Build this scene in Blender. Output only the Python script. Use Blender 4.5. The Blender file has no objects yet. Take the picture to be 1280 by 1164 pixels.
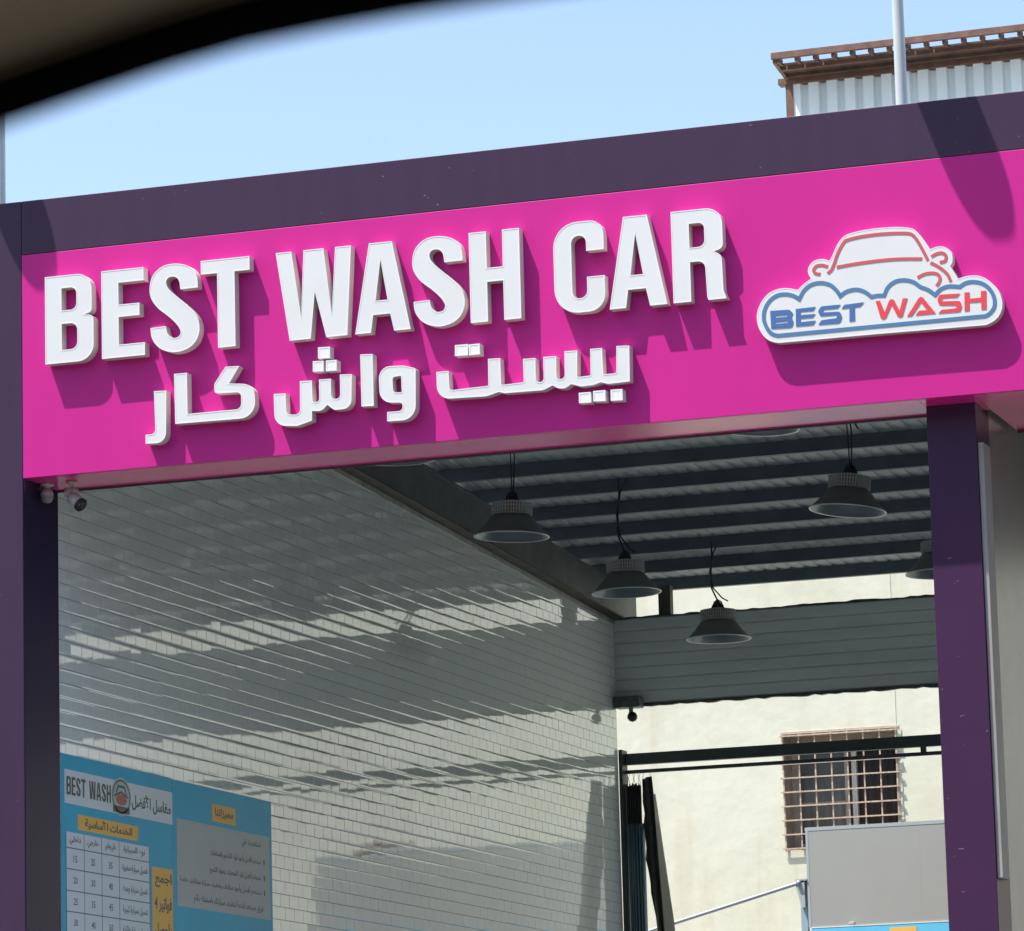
import bpy, math, random
from math import sin, cos, pi, radians
from mathutils import Vector, Matrix
from mathutils.geometry import tessellate_polygon

random.seed(7)
SC = bpy.context.scene
COL = SC.collection

# ------------------------------------------------------------------ camera
CAM = Vector((11.285, -24.068, 1.45))
CR = Vector((0.94601, 0.32308, -0.02628))
CD = Vector((-0.08157, 0.15883, -0.98393))
CF = Vector((-0.31371, 0.93295, 0.17661))
cam_data = bpy.data.cameras.new('camera')
cam = bpy.data.objects.new('camera', cam_data)
COL.objects.link(cam)
rot = Matrix((CR, -CD, -CF)).transposed()
cam.matrix_world = Matrix.Translation(CAM) @ rot.to_4x4()
cam_data.sensor_fit = 'HORIZONTAL'
cam_data.sensor_width = 36.0
cam_data.lens = 152.47
cam_data.clip_start = 0.05
cam_data.clip_end = 3000
cam_data.dof.use_dof = True
cam_data.dof.focus_distance = 27.5
cam_data.dof.aperture_fstop = 30
SC.camera = cam

# ------------------------------------------------------------------ sky and sun
SUN_TRAVEL = Vector((1.33, 1.0, -3.85)).normalized()
to_sun = -SUN_TRAVEL
elev = math.asin(to_sun.z)
azim = math.atan2(to_sun.x, to_sun.y)
world = bpy.data.worlds.new('World')
SC.world = world
world.use_nodes = True
wn = world.node_tree
bg = wn.nodes['Background']
sky = wn.nodes.new('ShaderNodeTexSky')
sky.sky_type = 'NISHITA'
sky.sun_disc = False
sky.sun_elevation = elev
sky.sun_rotation = azim
sky.air_density = 1.0
sky.dust_density = 1.7
sky.ozone_density = 1.0
wn.links.new(sky.outputs[0], bg.inputs[0])
bg.inputs[1].default_value = 0.132
sun_data = bpy.data.lights.new('sun', 'SUN')
sun_data.energy = 5.0
sun_data.angle = radians(0.55)
sun_data.color = (1.0, 0.955, 0.89)
sun = bpy.data.objects.new('sun', sun_data)
sun.rotation_euler = SUN_TRAVEL.to_track_quat('-Z', 'Y').to_euler()
sun.location = (0, 0, 30)
COL.objects.link(sun)
SC.view_settings.view_transform = 'Standard'
SC.view_settings.look = 'None'
SC.view_settings.exposure = 1.0
SC.view_settings.gamma = 1
SC.view_settings.use_curve_mapping = False

# ------------------------------------------------------------------ materials
def mat(name, col, rough=0.5, spec=0.5, metal=0.0, ior=1.5, noise=0.0, nscale=4.0, stretch=(1, 1, 1),
        bump=0.0, bscale=40.0, coat=0.0, col2=None, detail=4.0, transl=0.0):
    m = bpy.data.materials.new(name)
    m.use_nodes = True
    nt = m.node_tree
    b = nt.nodes['Principled BSDF']
    b.inputs['Base Color'].default_value = (*col, 1)
    b.inputs['Roughness'].default_value = rough
    b.inputs['Specular IOR Level'].default_value = spec
    b.inputs['Metallic'].default_value = metal
    b.inputs['IOR'].default_value = ior
    b.inputs['Coat Weight'].default_value = coat
    tc = nt.nodes.new('ShaderNodeTexCoord')
    mp = nt.nodes.new('ShaderNodeMapping')
    mp.inputs['Scale'].default_value = stretch
    geo = nt.nodes.new('ShaderNodeNewGeometry')
    nt.links.new(geo.outputs['Position'], mp.inputs['Vector'])
    if noise > 0:
        n = nt.nodes.new('ShaderNodeTexNoise')
        n.inputs['Scale'].default_value = nscale
        n.inputs['Detail'].default_value = detail
        n.inputs['Roughness'].default_value = 0.6
        nt.links.new(mp.outputs[0], n.inputs['Vector'])
        cr = nt.nodes.new('ShaderNodeValToRGB')
        cr.color_ramp.elements[0].position = 0.3
        cr.color_ramp.elements[1].position = 0.7
        c2 = col2 or tuple(c * (1 - noise) for c in col)
        cr.color_ramp.elements[0].color = (*c2, 1)
        cr.color_ramp.elements[1].color = (*col, 1)
        nt.links.new(n.outputs['Fac'], cr.inputs['Fac'])
        nt.links.new(cr.outputs[0], b.inputs['Base Color'])
    if bump > 0:
        n2 = nt.nodes.new('ShaderNodeTexNoise')
        n2.inputs['Scale'].default_value = bscale
        n2.inputs['Detail'].default_value = 3
        nt.links.new(mp.outputs[0], n2.inputs['Vector'])
        bp = nt.nodes.new('ShaderNodeBump')
        bp.inputs['Strength'].default_value = 1.0
        bp.inputs['Distance'].default_value = bump
        nt.links.new(n2.outputs['Fac'], bp.inputs['Height'])
        nt.links.new(bp.outputs[0], b.inputs['Normal'])
    if transl > 0:
        t = nt.nodes.new('ShaderNodeBsdfTranslucent')
        t.inputs[0].default_value = (*col, 1)
        mx = nt.nodes.new('ShaderNodeMixShader')
        mx.inputs[0].default_value = transl
        nt.links.new(b.outputs[0], mx.inputs[1])
        nt.links.new(t.outputs[0], mx.inputs[2])
        nt.links.new(mx.outputs[0], nt.nodes['Material Output'].inputs['Surface'])
    return m

def scratched(m, col, scale=9.0, thr=0.74, amount=0.8, stretch=(1, 1, 3.5), rotz=0.5):
    """small pale scuffs over an existing material (wear)."""
    nt = m.node_tree
    b = nt.nodes['Principled BSDF']
    geo = nt.nodes.new('ShaderNodeNewGeometry')
    mp = nt.nodes.new('ShaderNodeMapping')
    mp.inputs['Rotation'].default_value = (0.3, rotz, 0.2)
    mp.inputs['Scale'].default_value = stretch
    nt.links.new(geo.outputs['Position'], mp.inputs['Vector'])
    n = nt.nodes.new('ShaderNodeTexNoise')
    n.inputs['Scale'].default_value = scale
    n.inputs['Detail'].default_value = 2
    nt.links.new(mp.outputs[0], n.inputs['Vector'])
    cr = nt.nodes.new('ShaderNodeValToRGB')
    cr.color_ramp.elements[0].position = thr
    cr.color_ramp.elements[1].position = thr + 0.02
    cr.color_ramp.elements[0].color = (0, 0, 0, 1)
    cr.color_ramp.elements[1].color = (amount, amount, amount, 1)
    nt.links.new(n.outputs['Fac'], cr.inputs['Fac'])
    mx = nt.nodes.new('ShaderNodeMix')
    mx.data_type = 'RGBA'
    src = b.inputs['Base Color'].links[0].from_socket if b.inputs['Base Color'].links else None
    if src:
        nt.links.new(src, mx.inputs['A'])
    else:
        mx.inputs['A'].default_value = b.inputs['Base Color'].default_value
    mx.inputs['B'].default_value = (*col, 1)
    nt.links.new(cr.outputs[0], mx.inputs['Factor'])
    nt.links.new(mx.outputs['Result'], b.inputs['Base Color'])
    return m

M = {}
M['magenta'] = mat('magenta_panel', (0.525, 0.017, 0.235), rough=0.40, spec=0.25, noise=0.09, nscale=0.8, bump=0.004, bscale=1.1, stretch=(1, 1, 0.35))
M['magenta_soffit'] = mat('magenta_gloss_soffit', (0.58, 0.022, 0.23), rough=0.20, spec=0.10, noise=0.05, nscale=3, bump=0.0006, bscale=3)
M['purple'] = scratched(mat('purple_panel', (0.048, 0.025, 0.058), rough=0.40, spec=0.25, noise=0.16, nscale=9.0, bump=0.0025, bscale=1.1, stretch=(1, 1, 0.14)),
                        (0.35, 0.30, 0.36), scale=26, thr=0.765, amount=0.5, stretch=(1, 1, 2.0))
M['purple_post'] = scratched(mat('purple_post_panel', (0.053, 0.020, 0.062), rough=0.36, spec=0.25, noise=0.12, nscale=2.0, bump=0.001, bscale=2),
                             (0.45, 0.38, 0.45), scale=16, thr=0.745, amount=0.45, stretch=(1, 1, 3.0), rotz=0.9)
M['letter_face'] = mat('white_acrylic', (0.645, 0.665, 0.655), rough=0.35, noise=0.045, nscale=3)
M['letter_trim'] = mat('white_trim', (0.72, 0.72, 0.70), rough=0.3)
M['letter_side'] = mat('offwhite_return', (0.64, 0.60, 0.56), rough=0.45, noise=0.05, nscale=14)
M['blue_print'] = mat('blue_vinyl', (0.055, 0.135, 0.33), rough=0.4)
M['blue_line'] = mat('slate_blue_vinyl', (0.075, 0.17, 0.31), rough=0.4)
M['red_print'] = mat('red_vinyl', (0.66, 0.055, 0.065), rough=0.4)
M['red_line'] = mat('dull_red_vinyl', (0.50, 0.09, 0.10), rough=0.4)
M['tile'] = mat('glazed_tile', (0.74, 0.81, 0.80), rough=0.025, ior=1.9, coat=1.0, noise=0.04, nscale=6, bump=0.00003, bscale=12)
M['grout'] = mat('grout', (0.19, 0.20, 0.195), rough=0.8, noise=0.3, nscale=9)
M['wall_side'] = mat('grey_washed_wall', (0.27, 0.265, 0.25), rough=0.25, noise=0.25, nscale=1.2)
M['flashing'] = mat('pale_flashing', (0.42, 0.43, 0.41), rough=0.5, noise=0.5, nscale=7)
M['rafter'] = mat('dark_painted_steel', (0.11, 0.125, 0.135), rough=0.5, noise=0.45, nscale=5)
M['rafter_b'] = mat('rusty_lower_flange', (0.085, 0.075, 0.068), rough=0.6, noise=0.6, nscale=6)
M['purlin'] = mat('slate_painted_purlin', (0.085, 0.115, 0.150), rough=0.45, noise=0.3, nscale=3)
M['sheet'] = mat('galvanised_roof_sheet', (0.38, 0.44, 0.46), rough=0.42, noise=0.2, nscale=2)
M['sheet_edge'] = mat('pale_roof_edge', (0.40, 0.44, 0.46), rough=0.4)
M['siding'] = mat('grey_siding', (0.62, 0.70, 0.69), rough=0.45, noise=0.18, nscale=3, stretch=(0.4, 1, 2))
M['dark_trim'] = mat('dark_trim', (0.07, 0.08, 0.08), rough=0.55, noise=0.4, nscale=20)
M['rail'] = mat('charcoal_rail', (0.055, 0.068, 0.072), rough=0.4, noise=0.2, nscale=8)
M['cream'] = None
M['rust'] = mat('rusty_steel', (0.20, 0.105, 0.075), rough=0.75, noise=0.55, nscale=7, col2=(0.10, 0.050, 0.036), bump=0.002, bscale=30)
M['rust_dark'] = mat('weathered_boards', (0.13, 0.075, 0.055), rough=0.85, noise=0.6, nscale=6, bump=0.003, bscale=20)
M['clad'] = mat('white_corrugated', (0.85, 0.90, 0.90), rough=0.45, noise=0.10, nscale=2, stretch=(1, 1, 0.4))
M['clad_groove'] = mat('grey_corrugated_groove', (0.62, 0.67, 0.68), rough=0.45)
M['pole'] = mat('grey_pole', (0.46, 0.50, 0.51), rough=0.4, metal=0.0, noise=0.1, nscale=3)
M['lamp_grey'] = mat('lamp_casting', (0.24, 0.155, 0.155), rough=0.5, noise=0.2, nscale=12)
M['lamp_fin'] = mat('lamp_fins', (0.42, 0.44, 0.44), rough=0.45)
M['shade_out'] = mat('brushed_dark_shade', (0.14, 0.153, 0.155), rough=0.45, noise=0.1, nscale=9)
M['shade_in'] = mat('silver_reflector', (0.12, 0.16, 0.18), rough=0.32, metal=0.4)
M['rim'] = mat('bright_rim', (0.60, 0.62, 0.62), rough=0.3, metal=0.5)
M['lens'] = mat('led_lens', (0.22, 0.27, 0.29), rough=0.12)
M['cord'] = mat('black_cord', (0.02, 0.022, 0.022), rough=0.6)
M['white_plastic'] = mat('white_plastic', (0.46, 0.46, 0.45), rough=0.4, noise=0.15, nscale=40)
M['grey_plastic'] = mat('grey_plastic', (0.20, 0.20, 0.21), rough=0.4)
M['black_glass'] = mat('black_glass', (0.01, 0.01, 0.012), rough=0.1)
M['box_blue'] = mat('blue_grey_box', (0.10, 0.135, 0.15), rough=0.5, noise=0.4, nscale=18)
M['window_frame'] = mat('beige_window_frame', (0.50, 0.43, 0.35), rough=0.6, noise=0.3, nscale=12)
M['mullion'] = mat('pale_mullion', (0.66, 0.62, 0.54), rough=0.55)
M['jamb'] = mat('brown_jamb', (0.42, 0.35, 0.27), rough=0.8, noise=0.4, nscale=8)
M['pane'] = mat('grey_glass', (0.16, 0.155, 0.145), rough=0.3, spec=0.3, noise=0.3, nscale=2)
M['grille'] = mat('peeling_grille', (0.54, 0.46, 0.36), rough=0.7, noise=0.35, nscale=30, col2=(0.33, 0.22, 0.15))
M['red_cloth'] = mat('dark_red_curtain', (0.065, 0.052, 0.046), rough=0.9, noise=0.5, nscale=25, stretch=(1, 1, 0.05))
M['dark_cloth'] = mat('grey_net_curtain', (0.24, 0.225, 0.20), rough=0.9, noise=0.4, nscale=18, stretch=(1, 1, 0.2))
M['sign_grey'] = mat('grey_sign_board', (0.34, 0.345, 0.33), rough=0.5, noise=0.07, nscale=1.5, stretch=(1, 1, 0.7))
M['sign_trim'] = mat('pale_blue_trim', (0.36, 0.41, 0.43), rough=0.45)
M['sky_blue'] = mat('sky_blue_fascia', (0.13, 0.52, 0.78), rough=0.4)
M['yellow'] = mat('yellow_vinyl', (0.80, 0.46, 0.10), rough=0.5)
M['post_blue'] = mat('light_blue_post', (0.30, 0.41, 0.48), rough=0.45, noise=0.15, nscale=8)
M['pipe'] = mat('grey_pipe', (0.25, 0.28, 0.31), rough=0.4)
M['tarp_blue'] = mat('slate_blue_pvc', (0.20, 0.31, 0.39), rough=0.35, noise=0.3, nscale=6, stretch=(2, 2, 0.3))
M['tarp_black'] = mat('black_tarpaulin', (0.045, 0.045, 0.040), rough=0.6, noise=0.4, nscale=10)
M['tarp_tan'] = mat('tan_tarpaulin_back', (0.60, 0.56, 0.46), rough=0.7, noise=0.2, nscale=6)
M['poster_blue'] = mat('cyan_poster', (0.01, 0.41, 0.64), rough=0.4, spec=0.3, noise=0.10, nscale=3)
M['poster_white'] = mat('white_poster_print', (0.62, 0.69, 0.73), rough=0.4, spec=0.3)
M['poster_grey'] = mat('grey_poster_print', (0.42, 0.46, 0.47), rough=0.4, spec=0.3, noise=0.05, nscale=3)
M['poster_ink'] = mat('dark_print', (0.035, 0.045, 0.05), rough=0.35)
M['poster_line'] = mat('table_line_print', (0.11, 0.14, 0.16), rough=0.35)
M['crest_green'] = mat('crest_pale', (0.33, 0.42, 0.42), rough=0.3)
M['crest_red'] = mat('crest_red', (0.32, 0.05, 0.05), rough=0.3)
M['car_black'] = mat('black_rubber', (0.003, 0.003, 0.003), rough=1.0, spec=0.0)
M['car_cloth'] = mat('brown_headliner', (0.30, 0.25, 0.18), rough=0.95, noise=0.2, nscale=20)
M['car_paint'] = mat('white_car_paint', (0.75, 0.75, 0.74), rough=0.25, coat=0.5)
M['ground'] = mat('dusty_concrete', (0.085, 0.080, 0.074), rough=0.85, noise=0.3, nscale=0.35, bump=0.004, bscale=6)
M['floor'] = mat('pale_bay_floor', (0.58, 0.60, 0.60), rough=0.35, noise=0.3, nscale=0.8)
M['facade_b'] = mat('sky_blocker_facade', (0.33, 0.29, 0.24), rough=0.9, noise=0.15, nscale=0.6)  # for the added house shape that holds back low sky light
M['steel_blue'] = mat('backyard_concrete', (0.48, 0.46, 0.42), rough=0.85, noise=0.3, nscale=0.5)

def stucco():
    m = mat('cream_stucco', (0.78, 0.76, 0.64), rough=0.9)
    nt = m.node_tree
    b = nt.nodes['Principled BSDF']
    geo = nt.nodes.new('ShaderNodeNewGeometry')
    def noise(scale, det, st, lo, hi, c0, c1):
        mp = nt.nodes.new('ShaderNodeMapping')
        mp.inputs['Scale'].default_value = st
        nt.links.new(geo.outputs['Position'], mp.inputs['Vector'])
        n = nt.nodes.new('ShaderNodeTexNoise')
        n.inputs['Scale'].default_value = scale
        n.inputs['Detail'].default_value = det
        nt.links.new(mp.outputs[0], n.inputs['Vector'])
        r = nt.nodes.new('ShaderNodeValToRGB')
        r.color_ramp.elements[0].position = lo
        r.color_ramp.elements[1].position = hi
        r.color_ramp.elements[0].color = (*c0, 1)
        r.color_ramp.elements[1].color = (*c1, 1)
        nt.links.new(n.outputs['Fac'], r.inputs['Fac'])
        return r, n
    a, _ = noise(0.9, 6, (1, 1, 1), 0.3, 0.7, (0.575, 0.565, 0.44), (0.635, 0.635, 0.52))
    s, _ = noise(5.0, 3, (1, 1, 0.10), 0.52, 0.78, (1, 1, 1), (0.90, 0.855, 0.80))
    f, fn = noise(14, 6, (1, 1, 1), 0.35, 0.65, (0.965, 0.965, 0.96), (1, 1, 1))
    m1 = nt.nodes.new('ShaderNodeMix'); m1.data_type = 'RGBA'; m1.blend_type = 'MULTIPLY'; m1.inputs['Factor'].default_value = 1
    nt.links.new(a.outputs[0], m1.inputs['A']); nt.links.new(s.outputs[0], m1.inputs['B'])
    m2 = nt.nodes.new('ShaderNodeMix'); m2.data_type = 'RGBA'; m2.blend_type = 'MULTIPLY'; m2.inputs['Factor'].default_value = 1
    nt.links.new(m1.outputs['Result'], m2.inputs['A']); nt.links.new(f.outputs[0], m2.inputs['B'])
    nt.links.new(m2.outputs['Result'], b.inputs['Base Color'])
    n3 = nt.nodes.new('ShaderNodeTexNoise'); n3.inputs['Scale'].default_value = 2.4; n3.inputs['Detail'].default_value = 7
    nt.links.new(geo.outputs['Position'], n3.inputs['Vector'])
    bp = nt.nodes.new('ShaderNodeBump'); bp.inputs['Distance'].default_value = 0.012; bp.inputs['Strength'].default_value = 1
    nt.links.new(n3.outputs['Fac'], bp.inputs['Height'])
    nt.links.new(bp.outputs[0], b.inputs['Normal'])
    return m
M['cream'] = stucco()

# ------------------------------------------------------------------ object helpers
def tag(o, label=None, cat=None, group=None, kind=None):
    if label: o['label'] = label
    if cat: o['category'] = cat
    if group: o['group'] = group
    if kind: o['kind'] = kind
    return o

def thing(name, loc, label, cat, group=None):
    o = bpy.data.objects.new(name, None)
    o.location = loc
    o.empty_display_size = 0.1
    COL.objects.link(o)
    return tag(o, label, cat, group)

def link(name, me, m, parent=None, world_origin=True):
    """mesh data is in world coordinates; children are offset so that they stay put under their thing"""
    o = bpy.data.objects.new(name, me)
    if m is not None and not me.materials:
        me.materials.append(m)
    COL.objects.link(o)
    if parent is not None:
        o.parent = parent
        if world_origin:
            w = Vector((0, 0, 0))
            p = parent
            while p is not None:
                w += p.location
                p = p.parent
            o.location = -w
    return o

class MB:
    """collects simple solids into one mesh"""
    def __init__(s):
        s.v = []; s.f = []; s.sm = []
    def add(s, vs, fs, smooth=False):
        n = len(s.v)
        s.v += [tuple(v) for v in vs]
        s.f += [tuple(i + n for i in f) for f in fs]
        s.sm += [smooth] * len(fs)
        return s
    def box(s, x0, x1, y0, y1, z0, z1):
        vs = [(x0, y0, z0), (x1, y0, z0), (x1, y1, z0), (x0, y1, z0), (x0, y0, z1), (x1, y0, z1), (x1, y1, z1), (x0, y1, z1)]
        return s.add(vs, [(0, 3, 2, 1), (4, 5, 6, 7), (0, 1, 5, 4), (1, 2, 6, 5), (2, 3, 7, 6), (3, 0, 4, 7)])
    def hexa(s, vs):
        return s.add(vs, [(0, 3, 2, 1), (4, 5, 6, 7), (0, 1, 5, 4), (1, 2, 6, 5), (2, 3, 7, 6), (3, 0, 4, 7)])
    def tube(s, pts, r, n=8, caps=True):
        pts = [Vector(p) for p in pts]
        rs = r if isinstance(r, (list, tuple)) else [r] * len(pts)
        rings = []
        up = None
        for i, p in enumerate(pts):
            d = (pts[min(i + 1, len(pts) - 1)] - pts[max(i - 1, 0)])
            d.normalize()
            if up is None:
                up = Vector((0, 0, 1)) if abs(d.z) < 0.9 else Vector((1, 0, 0))
            a = d.cross(up); a.normalize()
            b = a.cross(d); b.normalize()
            up = b
            rings.append([p + (a * cos(2 * pi * k / n) + b * sin(2 * pi * k / n)) * rs[i] for k in range(n)])
        vs = [v for rg in rings for v in rg]
        fs = []
        for i in range(len(pts) - 1):
            for k in range(n):
                k2 = (k + 1) % n
                fs.append((i * n + k, i * n + k2, (i + 1) * n + k2, (i + 1) * n + k))
        s.add(vs, fs, True)
        if caps:
            s.add(rings[0], [tuple(range(n))]); s.add(rings[-1], [tuple(reversed(range(n)))])
        return s
    def lathe(s, prof, n=32, loc=(0, 0, 0), rot=None, smooth=True):
        vs = []
        for r, z in prof:
            for k in range(n):
                v = Vector((r * cos(2 * pi * k / n), r * sin(2 * pi * k / n), z))
                if rot is not None: v = rot @ v
                vs.append(v + Vector(loc))
        fs = []
        for i in range(len(prof) - 1):
            for k in range(n):
                k2 = (k + 1) % n
                fs.append((i * n + k, i * n + k2, (i + 1) * n + k2, (i + 1) * n + k))
        return s.add(vs, fs, smooth)
    def build(s, name, m, parent=None):
        me = bpy.data.meshes.new(name)
        me.from_pydata([tuple(v) for v in s.v], [], s.f)
        me.polygons.foreach_set('use_smooth', s.sm)
        me.update()
        return link(name, me, m, parent)

def box(name, m, parent, x0, x1, y0, y1, z0, z1, bevel=0.0):
    o = MB().box(x0, x1, y0, y1, z0, z1).build(name, m, parent)
    if bevel:
        b = o.modifiers.new('bevel', 'BEVEL'); b.width = bevel; b.segments = 2
    return o

# ---- outlines: points (x, z[, radius]) -> filleted loops
def area(P):
    return 0.5 * sum(P[i][0] * P[(i + 1) % len(P)][1] - P[(i + 1) % len(P)][0] * P[i][1] for i in range(len(P)))

def fillet(P, seg=7):
    out = []
    n = len(P)
    for i in range(n):
        p = Vector(P[i][:2])
        r = P[i][2] if len(P[i]) > 2 else 0
        if not r:
            out.append(tuple(p)); continue
        a = Vector(P[i - 1][:2]) - p; b = Vector(P[(i + 1) % n][:2]) - p
        la, lb = a.length, b.length
        a.normalize(); b.normalize()
        ang = a.angle(b)
        if ang > pi - 0.03:
            out.append(tuple(p)); continue
        t = min(r / math.tan(ang / 2), la * 0.48, lb * 0.48)
        rr = t * math.tan(ang / 2)
        bis = (a + b).normalized()
        c = p + bis * (rr / sin(ang / 2))
        s = p + a * t - c; e = p + b * t - c
        a0 = math.atan2(s.y, s.x); a1 = math.atan2(e.y, e.x)
        d = a1 - a0
        while d > pi: d -= 2 * pi
        while d < -pi: d += 2 * pi
        for k in range(seg + 1):
            q = a0 + d * k / seg
            out.append((c.x + rr * cos(q), c.y + rr * sin(q)))
    return out

def catmull(P, closed=True, seg=5):
    """smooth curve through points; points with a third value are kept as sharp corners"""
    n = len(P)
    out = []
    rng = range(n if closed else n - 1)
    for i in rng:
        p1 = Vector(P[i][:2]); p2 = Vector(P[(i + 1) % n][:2])
        c1 = len(P[i]) > 2; c2 = len(P[(i + 1) % n]) > 2
        p0 = p1 - (p2 - p1) if c1 or (not closed and i == 0) else Vector(P[i - 1][:2])
        p3 = p2 + (p2 - p1) if c2 or (not closed and i == n - 2) else Vector(P[(i + 2) % n][:2])
        if c1 and not c2: p0 = p1 - (p3 - p1) * 0.4 if False else p1 - (p2 - p1)
        for k in range(seg):
            t = k / seg
            q = 0.5 * ((2 * p1) + (p2 - p0) * t + (2 * p0 - 5 * p1 + 4 * p2 - p3) * t * t + (3 * p1 - p0 - 3 * p2 + p3) * t ** 3)
            out.append(tuple(q))
            if c1 and c2: break
    if not closed: out.append(tuple(P[-1][:2]))
    return out

def clean(P):
    out = []
    for p in P:
        if not out or math.hypot(p[0] - out[-1][0], p[1] - out[-1][1]) > 1e-4: out.append(p)
    if math.hypot(out[0][0] - out[-1][0], out[0][1] - out[-1][1]) < 1e-4: out.pop()
    return out

def offset(P, d):
    """left-normal offset (inwards for a counter-clockwise loop)"""
    n = len(P)
    out = []
    for i in range(n):
        a = Vector(P[i]) - Vector(P[i - 1]); b = Vector(P[(i + 1) % n]) - Vector(P[i])
        a.normalize(); b.normalize()
        na = Vector((-a.y, a.x)); nb = Vector((-b.y, b.x))
        m = na + nb
        if m.length < 1e-4: m = na.copy()
        m.normalize()
        k = d / max(0.45, m.dot(na))
        out.append((P[i][0] + m.x * k, P[i][1] + m.y * k))
    return out

def channel(outer, holes, yb, yf, parent, rim=0.0065, recess=0.0011, mats=('letter_side', 'letter_trim', 'letter_face')):
    """a raised channel letter in the XZ plane: returns, trim edge and recessed face"""
    loops = []
    o = clean(outer)
    if area(o) < 0: o = o[::-1]
    loops.append(o)
    for h in holes:
        h = clean(h)
        if area(h) > 0: h = h[::-1]
        loops.append(h)
    side = MB(); trim = MB(); face = MB()
    ins = []
    for L in loops:
        n = len(L)
        I = offset(L, rim)
        ins.append(I)
        vs = [(x, yf, z) for x, z in L] + [(x, yb, z) for x, z in L]
        side.add(vs, [(i, i + n, (i + 1) % n + n, (i + 1) % n) for i in range(n)])
        vs = [(x, yf, z) for x, z in L] + [(x, yf, z) for x, z in I] + [(x, yf + recess, z) for x, z in I]
        fs = []
        for i in range(n):
            j = (i + 1) % n
            fs.append((i, j, j + n, i + n)); fs.append((i + n, j + n, j + 2 * n, i + 2 * n))
        trim.add(vs, fs)
    polys = [[Vector((x, z, 0)) for x, z in I] for I in ins]
    tris = tessellate_polygon(polys)
    flat = [p for I in ins for p in I]
    face.add([(x, yf + recess, z) for x, z in flat], [tuple(t) for t in tris])
    out = (side.build('side_return', M[mats[0]], parent), trim.build('trim_edge', M[mats[1]], parent), face.build('face', M[mats[2]], parent))
    return out

def flat(loops, place):
    """triangulated flat shape; place(x, z) -> world point"""
    ls = [clean(l) for l in loops]
    tris = tessellate_polygon([[Vector((x, z, 0)) for x, z in l] for l in ls])
    pts = [p for l in ls for p in l]
    return [place(x, z) for x, z in pts], [tuple(t) for t in tris]

def ribbon(P, w, closed=False):
    n = len(P)
    L = []; R = []
    for i in range(n):
        a = Vector(P[i]) - Vector(P[i - 1]) if (closed or i > 0) else Vector(P[1]) - Vector(P[0])
        b = Vector(P[(i + 1) % n]) - Vector(P[i]) if (closed or i < n - 1) else a
        a.normalize(); b.normalize()
        na = Vector((-a.y, a.x)); nb = Vector((-b.y, b.x))
        m = (na + nb)
        m = m.normalized() if m.length > 1e-4 else na
        k = w / 2 / max(0.6, m.dot(na))
        L.append((P[i][0] + m.x * k, P[i][1] + m.y * k)); R.append((P[i][0] - m.x * k, P[i][1] - m.y * k))
    return L, R

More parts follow.
